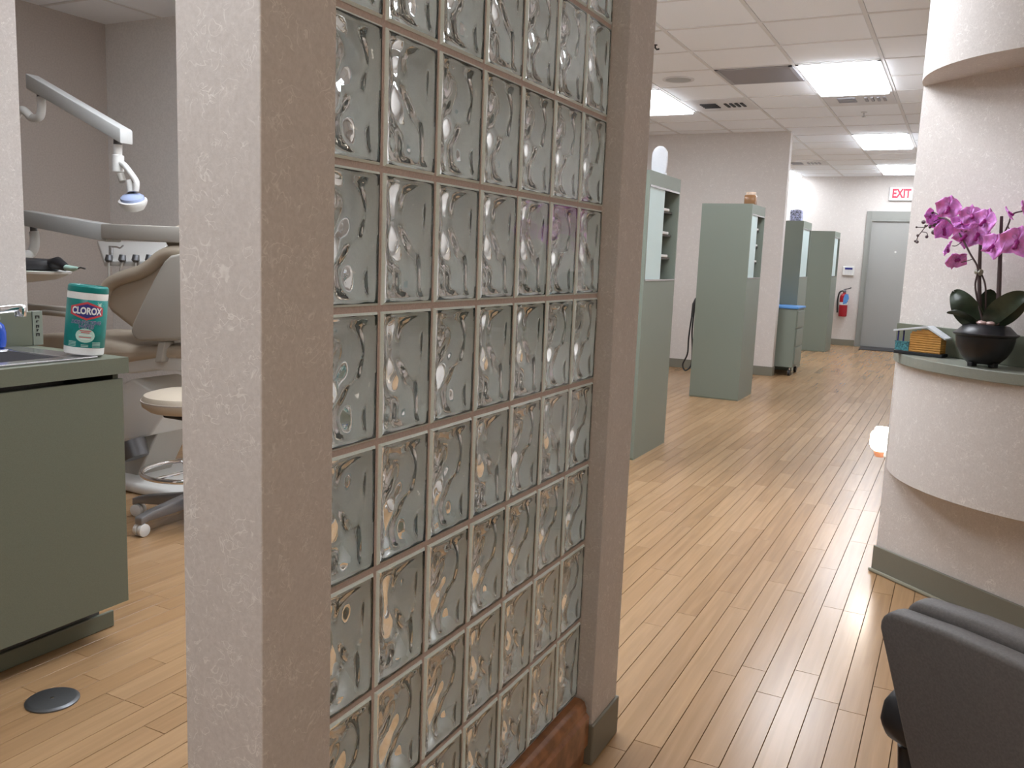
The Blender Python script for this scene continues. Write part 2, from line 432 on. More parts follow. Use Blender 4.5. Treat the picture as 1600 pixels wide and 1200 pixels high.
# supply diffusers
for n_, (ix, iy) in enumerate(DIFF):
    x0, x1, y0, y1 = cell(ix, iy)
    t = thing('air_diffuser', ('white slotted air diffuser in the ceiling beside the bay light', 'white slotted air diffuser right behind the nearest light panel', 'white slotted air diffuser near the far end wall')[n_], 'vent', ((x0 + x1) / 2, (y0 + y1) / 2, CEIL), group='slotted ceiling diffusers')
    MB().box(-h, h, -h, h, -.004, .01).build('plate', 'vent', t, bevel=.002, bseg=1)
    bl = MB().box(-.075, .075, -.012, .012, -.012, -.003).mesh('slot', 'darkgap')
    for k in range(4): bl.materials[0] = MATS['darkgap' if n_ == 0 else 'grille']; link('slot', bl, t, (-.1, -.09 + k * .06, -.002))
    b2 = MB().box(-.012, .012, -.09, .09, -.012, -.003).mesh('slot', 'darkgap')
    for k in range(4): b2.materials[0] = MATS['darkgap' if n_ == 0 else 'grille']; link('slot', b2, t, (.06 + k * .05, 0, -.002))
p = on_z(1350, 175, CEIL)
t = thing('sprinkler_head', 'small metal sprinkler head hanging from the corridor ceiling', 'sprinkler', (p.x, p.y, CEIL))
MB().lathe([(.03, 0), (.03, -.006), (.01, -.008)], 16).build('escutcheon', 'vent', t, smooth=True)
MB().lathe([(.008, 0), (.008, -.04), (.018, -.042), (.018, -.046), (.002, -.048)], 12).build('nozzle', 'steel', t, smooth=True)
p = on_z(1060, 124, CEIL)
t = thing('ceiling_speaker', 'round pale grey speaker grille set in a ceiling tile', 'speaker', (p.x, p.y, CEIL))
MB().lathe([(.13, .004), (.13, -.006), (.11, -.008), (.105, -.004), (.01, -.005)], 32).build('ring', 'vent', t, smooth=True)
MB().lathe([(.104, .002), (.103, -.006), (.06, -.0075), (.002, -.008)], 32).build('mesh_grille', 'traygrey', t, smooth=True)
p = on_z(1024, 70, CEIL)
t = thing('ceiling_hook', 'small black hook on the ceiling beside the post', 'hook', (p.x, p.y, CEIL))
MB().tube([(0, 0, 0), (0, 0, -.02), (.012, 0, -.032), (.03, 0, -.03)], .006, 8).build('hook_arm', 'black', t, smooth=True)
MB().lathe([(.015, 0), (.015, -.004), (.006, -.006)], 12).build('hook_base', 'black', t)

# ---- walls
def wall(name, a, label=None):
    return struct(MB().box(*a).build(name, 'paper'), label, 'wall')
struct(MB().box(XL - .12, XL, YB, YF, 0, CEIL).build('wall_left', 'taupe'), 'taupe side wall of the treatment bays', 'wall')
struct(MB().box(XL, -1.80, 4.36, 4.48, 0, CEIL).build('wall_bay', 'bay_paint'), 'plain dividing wall behind the dental chair', 'wall')
PY = 10.25
wall('wall_partition', (-3.9, -1.85, PY, PY + .12, 0, CEIL), 'beige dividing wall behind the second tall cabinet')
wall('wall_far', (XL, XR, YF, YF + .12, 0, CEIL), 'pale end wall with the exit door')
wall('wall_corridor', (-0.205, -0.09, 3.86, YF, 0, CEIL), 'corridor side wall of the reception')
wall('wall_behind', (XL, XR, YB - .12, YB, 0, CEIL), 'wall behind the viewer')
wall('wall_right', (XR, XR + .12, YB, YF, 0, CEIL), 'right hand outer wall')
wall('wall_sink', (-2.83, -2.71, YB, 1.825, 0, CEIL), 'beige wall end behind the sink counter')
# ---- near post, far post, header of the glass partition
struct(MB().box(-.84, -.71, .76, .891, 0, CEIL).build('wall_near_post', 'paper', bevel=.002, bseg=2), 'broad beige papered post at the near end of the glass blocks', 'post')
struct(MB().box(-.84, -.71, 1.912, 2.085, 0, CEIL).build('wall_far_post', 'paper', bevel=.002, bseg=2), 'narrow beige papered post at the far end of the glass blocks', 'post')
struct(MB().box(-.84, -.72, .891, 1.912, 2.160, CEIL).build('wall_header', 'paper'), 'papered header above the glass blocks', 'wall')
struct(MB().box(-.845, -.702, 1.905, 2.09, 0, .105).build('baseboard_post', 'base', bevel=.004), 'grey green rubber base wrapped round the far post', 'baseboard')
struct(MB().box(-.847, -.703, .753, .892, 0, .105).build('baseboard_near_post', 'base', bevel=.004), 'grey green rubber base round the near post', 'baseboard')
# wood curb under the glass
cu = MB().prism([(-.84, 0), (-.722, 0), (-.722, .150), (-.728, .166), (-.738, .171), (-.84, .171)], .893, 1.904, 'y')
struct(cu.build('trim_1', 'wood_curb', bevel=.002), 'reddish brown wooden curb under the glass blocks', 'trim')
struct(MB().prism([(-.722, .05), (-.714, .054), (-.714, .13), (-.722, .138)], .893, 1.904, 'y').build('trim_2', 'wood_curb'), 'raised reddish strip along the wooden curb', 'trim')

# ---- glass block wall
CP, RP = 0.1438, 0.199
Y1, Z0 = 1.912, 0.172
NC, NR = 7, 10
J = 0.0095
FX, BX = -0.750, -0.832
mb = MB()
for r in range(NR + 1):
    z = Z0 + r * RP - (0.001 if r == 0 else 0)
    mb.box(BX + .006, FX - .005, Y1 - NC * CP, Y1, z - (0 if r == 0 else J / 2), z + J / 2)
for c in range(NC + 1):
    y = Y1 - c * CP
    mb.box(BX + .0061, FX - .0051, max(y - J / 2, .893), min(y + J / 2, Y1), Z0, Z0 + NR * RP)
gw = struct(mb.build('wall_glass', 'mortar'), 'glass block partition with pinkish mortar joints', 'wall')
def block_mesh(variant):
    """hollow glass block: flat outside, waved inside; sides and cavity edges are coated, chamfers coloured pale for lit glass edges"""
    rr = random.Random(variant)
    bw, bh, bt = CP - J, RP - J, FX - BX
    mb = MB(); mb.cur = 0
    b = 0.0034
    # outside: two faces with chamfered rims
    for sx, xx in ((1, bt / 2), (-1, -bt / 2)):
        o = [(-bw / 2, -bh / 2), (bw / 2, -bh / 2), (bw / 2, bh / 2), (-bw / 2, bh / 2)]
        inn = [(-bw / 2 + b, -bh / 2 + b), (bw / 2 - b, -bh / 2 + b), (bw / 2 - b, bh / 2 - b), (-bw / 2 + b, bh / 2 - b)]
        v = [(xx - sx * b, *q) for q in o] + [(xx, *q) for q in inn]
        fs = [(4, 5, 6, 7), (0, 1, 5, 4), (1, 2, 6, 5), (2, 3, 7, 6), (3, 0, 4, 7)]
        if sx < 0: fs = [tuple(reversed(f)) for f in fs]
        mb.cur = 0; mb.add(v, fs[:1]); mb.cur = 2; mb.add(v, fs[1:])
    mb.cur = 1
    xs = bt / 2 - b
    v = [(-xs, -bw / 2, -bh / 2), (-xs, bw / 2, -bh / 2), (-xs, bw / 2, bh / 2), (-xs, -bw / 2, bh / 2), (xs, -bw / 2, -bh / 2), (xs, bw / 2, -bh / 2), (xs, bw / 2, bh / 2), (xs, -bw / 2, bh / 2)]
    mb.add(v, [(0, 1, 5, 4), (1, 2, 6, 5), (2, 3, 7, 6), (3, 0, 4, 7)])
    mb.cur = 0
    # cavity
    nu, nv = 18, 26
    iw, ih = bw - .0072, bh - .0072
    ph = rr.random() * .6
    def wave(u, v, k):
        s1 = math.sin(2 * math.pi * (1.75 * u + .50 * math.sin(2 * math.pi * (v * .95 + .12 * k + ph)) + .15 * k))
        s2 = math.sin(2 * math.pi * (.85 * v - .55 * u + .37 * k + ph))
        s3 = math.sin(2 * math.pi * (2.2 * u + 1.3 * v + .5 * k)) * math.sin(2 * math.pi * 1.6 * v + ph)
        edge = min(1, min(u, 1 - u) * 7) * min(1, min(v, 1 - v) * 9)
        edge = edge * edge * (3 - 2 * edge)
        return edge * (.0110 + .0042 * s1 + .0038 * s2 + .0022 * s3)
    half = bt / 2 - .0028
    grids = []
    for k, sx in ((0, 1), (1, -1)):
        base = len(mb.v); vv = []
        for j in range(nv + 1):
            for i in range(nu + 1):
                u, v_ = i / nu, j / nv
                vv.append((sx * (half - wave(u if k == 0 else 1 - u, v_, k)), -iw / 2 + iw * u, -ih / 2 + ih * v_))
        ff = []
        for j in range(nv):
            for i in range(nu):
                a = j * (nu + 1) + i
                q = (a, a + nu + 1, a + nu + 2, a + 1)
                ff.append(q if sx > 0 else tuple(reversed(q)))
        mb.add(vv, ff); grids.append(base)
    g0, g1 = grids
    def idx(g, i, j): return g + j * (nu + 1) + i
    for i in range(nu):
        mb.f += [(idx(g0, i, 0), idx(g0, i + 1, 0), idx(g1, i + 1, 0), idx(g1, i, 0)), (idx(g0, i, nv), idx(g1, i, nv), idx(g1, i + 1, nv), idx(g0, i + 1, nv))]; mb.mi += [1, 1]
    for j in range(nv):
        mb.f += [(idx(g0, 0, j), idx(g1, 0, j), idx(g1, 0, j + 1), idx(g0, 0, j + 1)), (idx(g0, nu, j), idx(g0, nu, j + 1), idx(g1, nu, j + 1), idx(g1, nu, j))]; mb.mi += [1, 1]
    me = bpy.data.meshes.new('glass_block'); me.from_pydata(mb.v, [], mb.f)
    me.materials.append(MATS['glass']); me.materials.append(MATS['coat']); me.materials.append(MATS['rim'])
    me.polygons.foreach_set('material_index', mb.mi)
    bm = bmesh.new(); bm.from_mesh(me)
    bmesh.ops.remove_doubles(bm, verts=bm.verts, dist=1e-6)
    bm.normal_update(); bm.to_mesh(me); bm.free()
    me.polygons.foreach_set('use_smooth', [len(p.vertices) == 4 and p.area < .0001 for p in me.polygons])
    return me
BM_ = [block_mesh(1), block_mesh(2)]
rb = random.Random(5)
for r in range(NR):
    for c in range(NC):
        link('glass_block', BM_[0] if rb.random() < .6 else BM_[1], gw, ((FX + BX) / 2, Y1 - (c + .5) * CP, Z0 + (r + .5) * RP))

# ---- reception: angled wall, soffit, counter fascia
def wp(a, o_): q = W0 + WD * a + WN * o_; return (q.x, q.y)
WL = 3.6
struct(MB().prism([wp(0, 0), wp(WL, 0), wp(WL, -.15), wp(.13, -.15)], 0, CEIL).build('wall_reception', 'paper'), 'pinkish beige papered reception wall behind the orchid', 'wall')
def arc(chord, sag, n=28, a0=0.0):
    r = (chord * chord / 4 + sag * sag) / (2 * sag); half = math.asin(min(1, chord / 2 / r)); out = []
    for i in range(n + 1):
        t = -half + 2 * half * i / n
        out.append((a0 + chord / 2 + r * math.sin(t), r * math.cos(t) - (r - sag)))
    return out
sof = arc(.94, .243)
struct(MB().prism([wp(a, o_) for a, o_ in sof] , 1.965, CEIL).build('wall_soffit', 'paper', smooth=True), 'curved papered soffit overhanging the reception counter', 'soffit')
fas = arc(.98, .195, a0=.01)
struct(MB().prism([wp(a, max(o_, .0)) for a, o_ in fas], .452, .896).build('wall_counter_front', 'paper', smooth=True), 'curved beige papered front under the reception counter', 'wall')
bb = MB().prism([wp(-.006, .012), wp(WL, .012), wp(WL, .001), wp(-.006, .001)], 0, .112)
struct(bb.build('baseboard_reception', 'base', bevel=.002, bseg=1), 'grey green base along the foot of the reception wall', 'baseboard')
be = MB().prism([wp(-.012, .024), wp(WL, .024), wp(WL, .012), wp(-.012, .012)], 0, .016)
struct(be.build('trim_3', 'base_edge', bevel=.006), 'paler toe of the reception baseboard', 'trim')
ct = arc(1.02, .222, 36, a0=-.012)
rc = thing('reception_counter', 'grey green laminate counter shelf curving out from the reception wall', 'counter', (W0.x, W0.y, .895))
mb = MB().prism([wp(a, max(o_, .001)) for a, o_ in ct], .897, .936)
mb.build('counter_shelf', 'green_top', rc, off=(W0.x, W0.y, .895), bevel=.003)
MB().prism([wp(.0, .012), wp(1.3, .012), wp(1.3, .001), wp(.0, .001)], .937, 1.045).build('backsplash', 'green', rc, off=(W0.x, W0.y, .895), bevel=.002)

# ---- baseboards elsewhere
def base(name, a, label): struct(MB().box(*a).build(name, 'base', bevel=.003, bseg=1), label, 'baseboard')
base('baseboard_partition', (-3.9, -1.842, PY - .01, PY - .001, 0, .105), 'grey green base along the dividing wall')
base('baseboard_partition_end', (-1.849, -1.84, PY - .009, PY + .12, 0, .105), 'grey green base round the end of the dividing wall')
base('baseboard_far', (-3.8, -1.49, YF - .012, YF - .001, 0, .10), 'grey green base along the end wall')
base('baseboard_bay', (XL, -1.8, 4.349, 4.359, 0, .10), 'base along the bay wall behind the dental chair')

# ---- far door, frame, mat
d1 = struct(thing('door_1', 'grey exit door in a grey frame at the corridor end', 'door', (-.95, YF, 0)))
mb = MB()
mb.box(-.525, -.455, -.03, -.001, 0, 2.19); mb.box(.455, .525, -.03, -.001, 0, 2.19); mb.box(-.455, .455, -.03, -.001, 2.06, 2.19)
mb.build('door_frame', 'door_frame', d1, bevel=.004)
mb = MB(); mb.box(-.455, -.44, -.04, -.002, 0, 2.06); mb.box(-.44, .44, -.04, -.002, 2.03, 2.06); mb.box(.44, .455, -.04, -.002, 0, 2.06)
mb.build('door_stop', 'door_frame', d1)
MB().box(-.44, .44, -.015, -.002, .02, 2.03).build('door_slab', 'door', d1, bevel=.002)
MB().lathe([(.016, 0), (.016, .006), (.01, .008), (.002, .0085)], 16, Matrix.Translation((-.05, -.015, 1.55)) @ Matrix.Rotation(R_(90), 4, 'X')).build('peephole', 'label_white', d1, smooth=True, label='small peephole with its glint painted white')  # white colour stands in for a bright reflection on the peephole
MB().box(-.44, .44, -.05, -.016, .0, .02).build('threshold', 'gun', d1, bevel=.004)
tag(MB().box(-1.36, -.45, 14.75, 15.25, .001, .012).build('door_mat', 'softblack', bevel=.003), 'thin dark mat on the floor at the exit door', 'mat')

# ================================================================ CORRIDOR THINGS
# ---- tall cabinets
def cabinet(y0, label, openf, items, xr=-1.745, H=1.80, D=.62):
    t = thing('tall_cabinet', label, 'cabinet', (xr - .23, y0 + D / 2, 0), group='tall sage green cabinets')
    hx, hy = .23, D / 2
    zo, zt = 1.13, 1.715
    mb = MB()
    mb.box(-hx, hx, -hy, hy, 0.0, zo)                    # lower body
    mb.box(-hx, hx, -hy, hy, zt, H)                       # top band
    mb.box(-hx, hx, -hy, -hy + .018, zo, zt); mb.box(-hx, hx, hy - .018, hy, zo, zt); mb.box(-hx + .0005, -hx + .018, -hy + .018, hy - .018, zo, zt)
    mb.build('body', 'sage', t)
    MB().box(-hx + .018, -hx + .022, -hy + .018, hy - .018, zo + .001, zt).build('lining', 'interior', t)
    for za, zb in ((zt - .012, zt), (zo, zo + .010)):
        MB().box(hx - .03, hx + .003, -hy + .018, hy - .018, za, zb).build('door_track', 'steel', t, label='bright metal sliding track')
    MB().box(hx - .012, hx - .006, -hy + .02, -hy + .02 + (D - .04) * openf, zo + .01, zt - .012).build('sliding_door', 'frost', t, label='pale frosted glass sliding door')
    MB().box(hx - .026, hx - .020, -hy + .05, -hy + .05 + (D - .08) * openf, zo + .01, zt - .012).build('sliding_door', 'frost', t, label='second frosted pane behind the first')
    for k in range(3):
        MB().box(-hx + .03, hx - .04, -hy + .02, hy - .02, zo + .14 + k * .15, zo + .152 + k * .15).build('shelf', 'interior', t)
    mb = MB(); mb.box(-hx + .006, hx - .002, -hy - .002, hy - .006, 0.0, .012); mb.build('plinth_line', 'green', t)
    for k, (zz, w_) in enumerate(items):
        q = tag(MB().box(-.06, .06, -w_, w_, 0, .018).build('instrument_tray', 'white_plastic', bevel=.005), 'white instrument tray on the %s shelf inside the %s tall cabinet' % (('lowest', 'middle', 'topmost')[k], label.split()[0]), 'tray', 'instrument trays in the cabinets')
        q.location = (xr - .09, y0 + D * .70, zo + .1525 + zz * .15)
    return t
cabinet(5.185, 'nearest tall sage green cabinet with half open frosted door', .52, [(0, .10), (1, .09), (2, .08)], D=.65)
cabinet(8.09, 'second tall sage green cabinet standing clear of the dividing wall', .50, [(0, .09), (1, .08), (2, .08)], D=.58)
cabinet(10.95, 'third tall sage green cabinet behind the wheeled cart', .86, [])
cabinet(13.84, 'farthest tall sage green cabinet next to the end wall', .70, [])

# oval white display piece on the nearest cabinet
t = thing('white_display_plaque', 'glossy white round topped plaque standing on the nearest cabinet', 'plaque', (-1.80, 5.52, 1.80), R_(-12))
pl = [(-.05, .012)] + [(-.055 + .0, .06)] + [(.055 * math.cos(a), .12 + .062 * math.sin(a)) for a in [math.pi * (1 - i / 14) for i in range(15)]] + [(.055, .06), (.05, .012)]
MB().prism(pl, -.008, .008, 'y').build('panel', 'ovalwhite', t, bevel=.003, smooth=True)
MB().box(-.045, .045, -.025, .025, 0, .012).build('foot', 'ovalwhite', t, bevel=.003)
# amber jar
t = thing('candle_jar', 'small brown square candle jar on the second cabinet', 'jar', (-1.80, 8.25, 1.80))
MB().prism([(-.05, -.05), (.05, -.05), (.05, .05), (-.05, .05)], 0, .085).build('jar_body', 'amber', t, bevel=.008, smooth=True)
MB().lathe([(.040, .085), (.044, .089), (.044, .112), (.040, .114), (.036, .112), (.034, .09)], 24).build('jar_rim', 'amber_top', t, smooth=True)
# blue and white box
t = thing('tissue_box', 'small blue and white patterned box on the third cabinet', 'box', (-1.86, 11.1, 1.80))
MB().box(-.065, .065, -.065, .065, 0, .13).build('box_body', 'china', t, bevel=.004)
MB().box(-.03, .03, -.015, .015, .13, .145).build('tissue', 'label_white', t, bevel=.005)

# cable beside second cabinet
t = thing('hanging_cable', 'looped black cable with a handpiece hanging on the second cabinet', 'cable', (-2.2165, 8.3, 0))
mb = MB()
mb.tube(smooth_path([(.0, 0, 1.06), (-.03, 0, .95), (-.065, 0, .8), (-.085, -.01, .55), (-.09, 0, .38), (-.13, 0, .27), (-.10, 0, .215), (-.05, .01, .27), (-.045, 0, .42), (-.06, 0, .62), (-.05, 0, .85)], 8), .0075, 8)
mb.build('cord', 'black', t, smooth=True)
MB().tube([(-.04, 0, .92), (-.055, 0, .86), (-.068, 0, .74)], [.012, .022, .013], 10).build('handpiece', 'softblack', t, smooth=True)
MB().box(-.008, .0105, -.03, .03, 1.03, 1.09).build('hook_plate', 'vent', t, bevel=.003)

# wheeled cart
t = thing('wheeled_cart', 'narrow sage green cart on black casters with a blue top', 'cart', (-1.86, 10.66, 0))
MB().box(-.21, .21, -.25, .25, .10, .775).build('cart_body', 'sage', t, bevel=.004)
MB().box(-.225, .225, -.27, .27, .776, .80).build('cart_top', 'bluetray', t, bevel=.006, label='bright blue cart top')
for k in range(3): MB().box(.21, .222, -.23, .23, .14 + k * .21, .33 + k * .21).build('drawer', 'sage', t, bevel=.003)
for sx in (-.15, .17):
    for sy in (-.21, .21):
        c = MB().tube([(sx - .014, sy, .035), (sx + .014, sy, .035)], .035, 14).build('caster', 'black', t, smooth=True)
        MB().tube([(sx, sy, .05), (sx, sy, .10)], .012, 8).build('caster_stem', 'steel', c)

# ---- end wall fittings
t = thing('exit_sign', 'white exit sign with red letters above the far door', 'sign', (-.995, YF, 2.355))
MB().box(-.178, .178, -.045, -.001, 0, .207).build('housing', 'vent', t, bevel=.004)
fc = MB().box(-.166, .166, -.050, -.0455, .012, .195).build('face', 'signwhite', t)
me = text_mesh('EXIT', .19, bold=.008, sx=.70, extrude=.001); me.materials.append(MATS['signred'])
o = link('lettering', me, fc, (0, -.0512, .105), 'red capital letters'); o.rotation_euler = (R_(90), 0, 0)
p = on_y(1317, 431, YF)
t = thing('alarm_keypad', 'white alarm keypad on the end wall beside the door', 'keypad', (-1.677, YF, 1.15))
MB().box(-.09, .09, -.03, -.001, 0, .145).build('case', 'white_plastic', t, bevel=.008)
MB().box(-.055, .06, -.033, -.0302, .095, .128).build('display', 'emb_blue', t)
bt_ = MB().box(-.012, .012, -.034, -.0302, 0, .014).mesh('button', 'vent')
for i in range(3):
    for j in range(3): link('button', bt_, t, (-.04 + .04 * i, 0, .018 + .024 * j))
t = thing('fire_extinguisher', 'red fire extinguisher with a blue tag hung on the end wall', 'extinguisher', (-1.70, YF - .085, .48))
MB().lathe([(.05, 0), (.064, .006), (.066, .02), (.066, .30), (.06, .34), (.035, .37), (.024, .375), (.024, .395)], 28).build('cylinder', 'red', t, smooth=True)
MB().lathe([(.0668, .19), (.0668, .235)], 28).build('label_band', 'label_white', t, smooth=True)
MB().lathe([(.024, .39), (.026, .42), (.018, .43), (.018, .445)], 14).build('valve', 'gun', t, smooth=True)
MB().tube([(-.01, 0, .44), (.05, 0, .455), (.10, 0, .475)], .008, 8).build('handle', 'black', t, smooth=True)
MB().tube(smooth_path([(-.02, -.02, .42), (-.07, -.03, .39), (-.09, -.03, .28), (-.085, -.03, .14), (-.08, -.03, .06)], 6), .013, 10).build('hose', 'black', t, smooth=True)
MB().prism([(.0, .20), (.055, .22), (.085, .30), (.07, .37), (.02, .37), (.0, .30)], -.075, -.068, 'y').build('tag', 'bluetray', t, label='blue inspection tag')
MB().box(-.03, .03, .066, .084, .22, .32).build('bracket', 'gun', t)

# ---- glowing plug-in lamp on the corridor side of the reception
t = thing('night_light', 'glowing white glass wax warmer plugged in low on the reception wall', 'lamp', (-.207, 4.45, .40))
cx = -.062
MB().lathe([(.028, .0), (.044, .012), (.050, .03), (.050, .072), (.044, .088), (.030, .098), (.024, .098)], 24, c=(cx, 0, 0)).build('shade', 'glow', t, smooth=True)
MB().lathe([(.020, -.03), (.026, -.018), (.030, -.002), (.026, .0)], 20, c=(cx, 0, 0)).build('lamp_base', 'copper', t, smooth=True)
MB().lathe([(.030, .0985), (.034, .102), (.03, .112), (.012, .114)], 20, c=(cx, 0, 0)).build('dish', 'glow', t, smooth=True)
MB().box(-.045, .0, -.022, .022, -.028, .01).build('plug', 'white_plastic', t, bevel=.004)

# ================================================================ RECEPTION THINGS
# ---- potted orchid
pb = on_w(1535, 568, .138)
ORG = Vector((pb.x, pb.y, .937))
orc = thing('potted_orchid', 'magenta orchid in a black footed bowl on the reception counter', 'plant', ORG)
prof = [(.052, .010), (.060, .012), (.085, .035), (.103, .065), (.110, .095), (.110, .106), (.122, .113), (.122, .117), (.112, .120), (.098, .133), (.085, .144), (.062, .149), (.058, .143), (.02, .140)]
MB().lathe([(r_ * .84, z_ * .97) for r_, z_ in prof], 40).build('bowl', 'pot', orc, smooth=True)
ft = MB().box(-.012, .012, -.010, .010, 0, .016).mesh('foot', 'pot', bevel=.002)
for k in range(4):
    a = R_(45 + 90 * k); link('foot', ft, orc, (.045 * math.cos(a), .045 * math.sin(a), 0)).rotation_euler = (0, 0, a)
for k in range(5):
    a = k * 1.3
    MB().lathe([(.004, -.006), (.014, -.002), (.016, .003), (.012, .008), (.002, .010)], 12, c=(.022 * math.cos(a) , .022 * math.sin(a) - .01, .147)).build('pebble', 'stone', orc, smooth=True)
def lw(u, v, out=.105): return on_w(u, v, out + .033) - ORG
# leaves
def leaf(path, width, roll=0.0, fold=.18):
    P = smooth_path(path, 6); n = len(P); mb = MB(); vv = []
    for i, p in enumerate(P):
        t = (P[min(i + 1, n - 1)] - P[max(i - 1, 0)]).normalized()
        view = (CAM - ORG - p).normalized()
        sd = t.cross(view).normalized(); nr = sd.cross(t).normalized()
        sd = (sd * math.cos(roll) + nr * math.sin(roll)); nr = sd.cross(t).normalized()
        s_ = i / (n - 1)
        wd = width * (math.sin(math.pi * min(1, .08 + .92 * s_ ** .85)) ** .6) if s_ < .999 else width * .05
        for k in (-1, -.5, 0, .5, 1): vv.append(p + sd * wd * k - nr * (1 - abs(k)) * width * fold)
        for k in (-1, -.5, 0, .5, 1): vv.append(p + sd * wd * k * .99 - nr * ((1 - abs(k)) * width * fold + .0015))
    ff = []
    for i in range(n - 1):
        a, b_ = i * 10, (i + 1) * 10
        for k in range(4):
            ff.append((a + k, a + k + 1, b_ + k + 1, b_ + k)); ff.append((a + 5 + k, b_ + 5 + k, b_ + 6 + k, a + 6 + k))
        ff += [(a, b_, b_ + 5, a + 5), (a + 4, a + 9, b_ + 9, b_ + 4)]
    mb.add(vv, ff); return mb
LEAVES = [([(1529, 506, .11), (1514, 490, .13), (1500, 470, .15), (1489, 454, .14)], .044, .2),
          ([(1536, 505, .09), (1540, 485, .085), (1545, 465, .08), (1548, 452, .08)], .034, -.3),
          ([(1540, 506, .12), (1560, 485, .14), (1585, 468, .15), (1606, 460, .14)], .034, .15),
          ([(1545, 507, .10), (1568, 498, .10), (1590, 482, .10), (1604, 466, .10)], .026, -.2),
          ([(1530, 507, .12), (1510, 495, .15), (1495, 489, .17), (1479, 489, .18)], .017, .9),
          ([(1550, 506, .09), (1565, 492, .08), (1580, 488, .075)], .022, .1)]
for path, wd, rl in LEAVES:
    leaf([lw(*q) for q in path], wd, rl).build('leaf', 'leaf', orc, smooth=True)
# stakes and stems
MB().tube([lw(1531, 506, .10), lw(1530, 430, .10), lw(1533, 352, .10)], [.0075, .0065, .0045], 8).build('stake', 'stem', orc, smooth=True)
MB().tube([lw(1559, 503, .08), lw(1562, 420, .08), lw(1565, 338, .08)], [.008, .007, .005], 8).build('stake', 'stem', orc, smooth=True)
MB().tube(smooth_path([lw(1536, 506, .11), lw(1524, 450, .12), lw(1528, 420, .12), lw(1515, 395, .13), lw(1500, 366, .13), lw(1490, 352, .13), lw(1478, 342, .13), lw(1466, 340, .13)], 6), .0032, 8).build('flower_stem', 'stem', orc, smooth=True)
MB().tube(smooth_path([lw(1539, 506, .09), lw(1540, 450, .09), lw(1532, 425, .10)], 6), .003, 8).build('flower_stem', 'stem', orc, smooth=True)
MB().tube(smooth_path([lw(1562, 380, .08), lw(1575, 352, .09), lw(1582, 335, .09), lw(1597, 330, .09)], 6), .0028, 8).build('flower_stem', 'stem', orc, smooth=True)
MB().tube([lw(1526, 424, .112), lw(1533, 426, .112)], .011, 8).build('tie', 'base_edge', orc, smooth=True)
bs = MB()
for path in ([(1470, 341), (1452, 350), (1446, 355), (1432, 355)], [(1446, 354), (1440, 362), (1434, 370), (1432, 378)], [(1440, 362), (1448, 364), (1449, 369)], [(1447, 353), (1458, 352), (1462, 352)], [(1468, 342), (1464, 334), (1456, 332)], [(1492, 355), (1505, 362), (1512, 360)], [(1503, 378), (1494, 384), (1488, 384)], [(1519, 405), (1510, 408), (1502, 410)], [(1578, 345), (1575, 352), (1577, 358)]):
    bs.tube(smooth_path([lw(u, v, .13) for u, v in path], 4), .0016, 6)
bs.build('twigs', 'stem', orc, smooth=True)
bud = MB().lathe([(.0008, -.011), (.0055, -.006), (.0075, .001), (.005, .008), (.0008, .012)], 12).mesh('bud', 'stem', smooth=True)
for i, (u, v, s_) in enumerate(((1432, 355, .5), (1443, 347, 1.0), (1456, 332, 1.0), (1461, 352, 1.0), (1459, 363, 1.2), (1453, 355, .7), (1448, 370, .8), (1434, 368, .7), (1433, 378, .8), (1430, 377, .6), (1446, 353, .6))):
    o = link('bud', bud, orc, lw(u, v, .135)); o.scale = (s_, s_, s_); o.rotation_euler = (R_(70 + 20 * (i % 3)), R_(40 * i), 0)
# flowers: lip part with petal sub-parts
def petal_mesh(L_, W_, cup):
    mb = MB(); vv = []; nu, nv = 8, 8
    for i in range(nu + 1):
        t = i / nu
        wd = W_ * (math.sin(math.pi * (.06 + .90 * t ** .8)) ** .75)
        for j in range(nv + 1):
            s_ = -1 + 2 * j / nv
            vv.append((wd * s_, -cup * (t * t) * .5 + .12 * wd * s_ * s_ + .004 * math.sin(3 * s_ + 4 * t), .004 + L_ * t - .10 * L_ * s_ * s_ * t))
    k = len(vv)
    vv += [(q[0], q[1] + .0012, q[2]) for q in vv]
    ff = []
    for i in range(nu):
        for j in range(nv):
            a = i * (nv + 1) + j; q = (a, a + 1, a + nv + 2, a + nv + 1)
            ff.append(q); ff.append(tuple(reversed([z + k for z in q])))
    for i in range(nu):
        for j in (0, nv):
            a = i * (nv + 1) + j; ff.append((a, a + nv + 1, a + nv + 1 + k, a + k))
    for j in range(nv):
        for i in (0, nu):
            a = i * (nv + 1) + j; ff.append((a, a + 1, a + 1 + k, a + k))
    mb.add(vv, ff); return mb.mesh('petal', 'petal', smooth=True)
PBIG, PSEP = petal_mesh(.047, .036, .012), petal_mesh(.046, .021, .010)
lipmb = MB().lathe([(.001, -.010), (.006, -.006), (.008, .0), (.006, .006), (.001, .009)], 10)
lipmb.tube(smooth_path([(0, -.004, -.004), (0, -.014, -.012), (0, -.012, -.022)], 4), [.006] * 5 + [.008, .008, .006, .003], 8)
LIP = lipmb.mesh('flower', 'lip', smooth=True)
toCam = math.atan2(CAM.y - ORG.y, CAM.x - ORG.x) + math.pi / 2
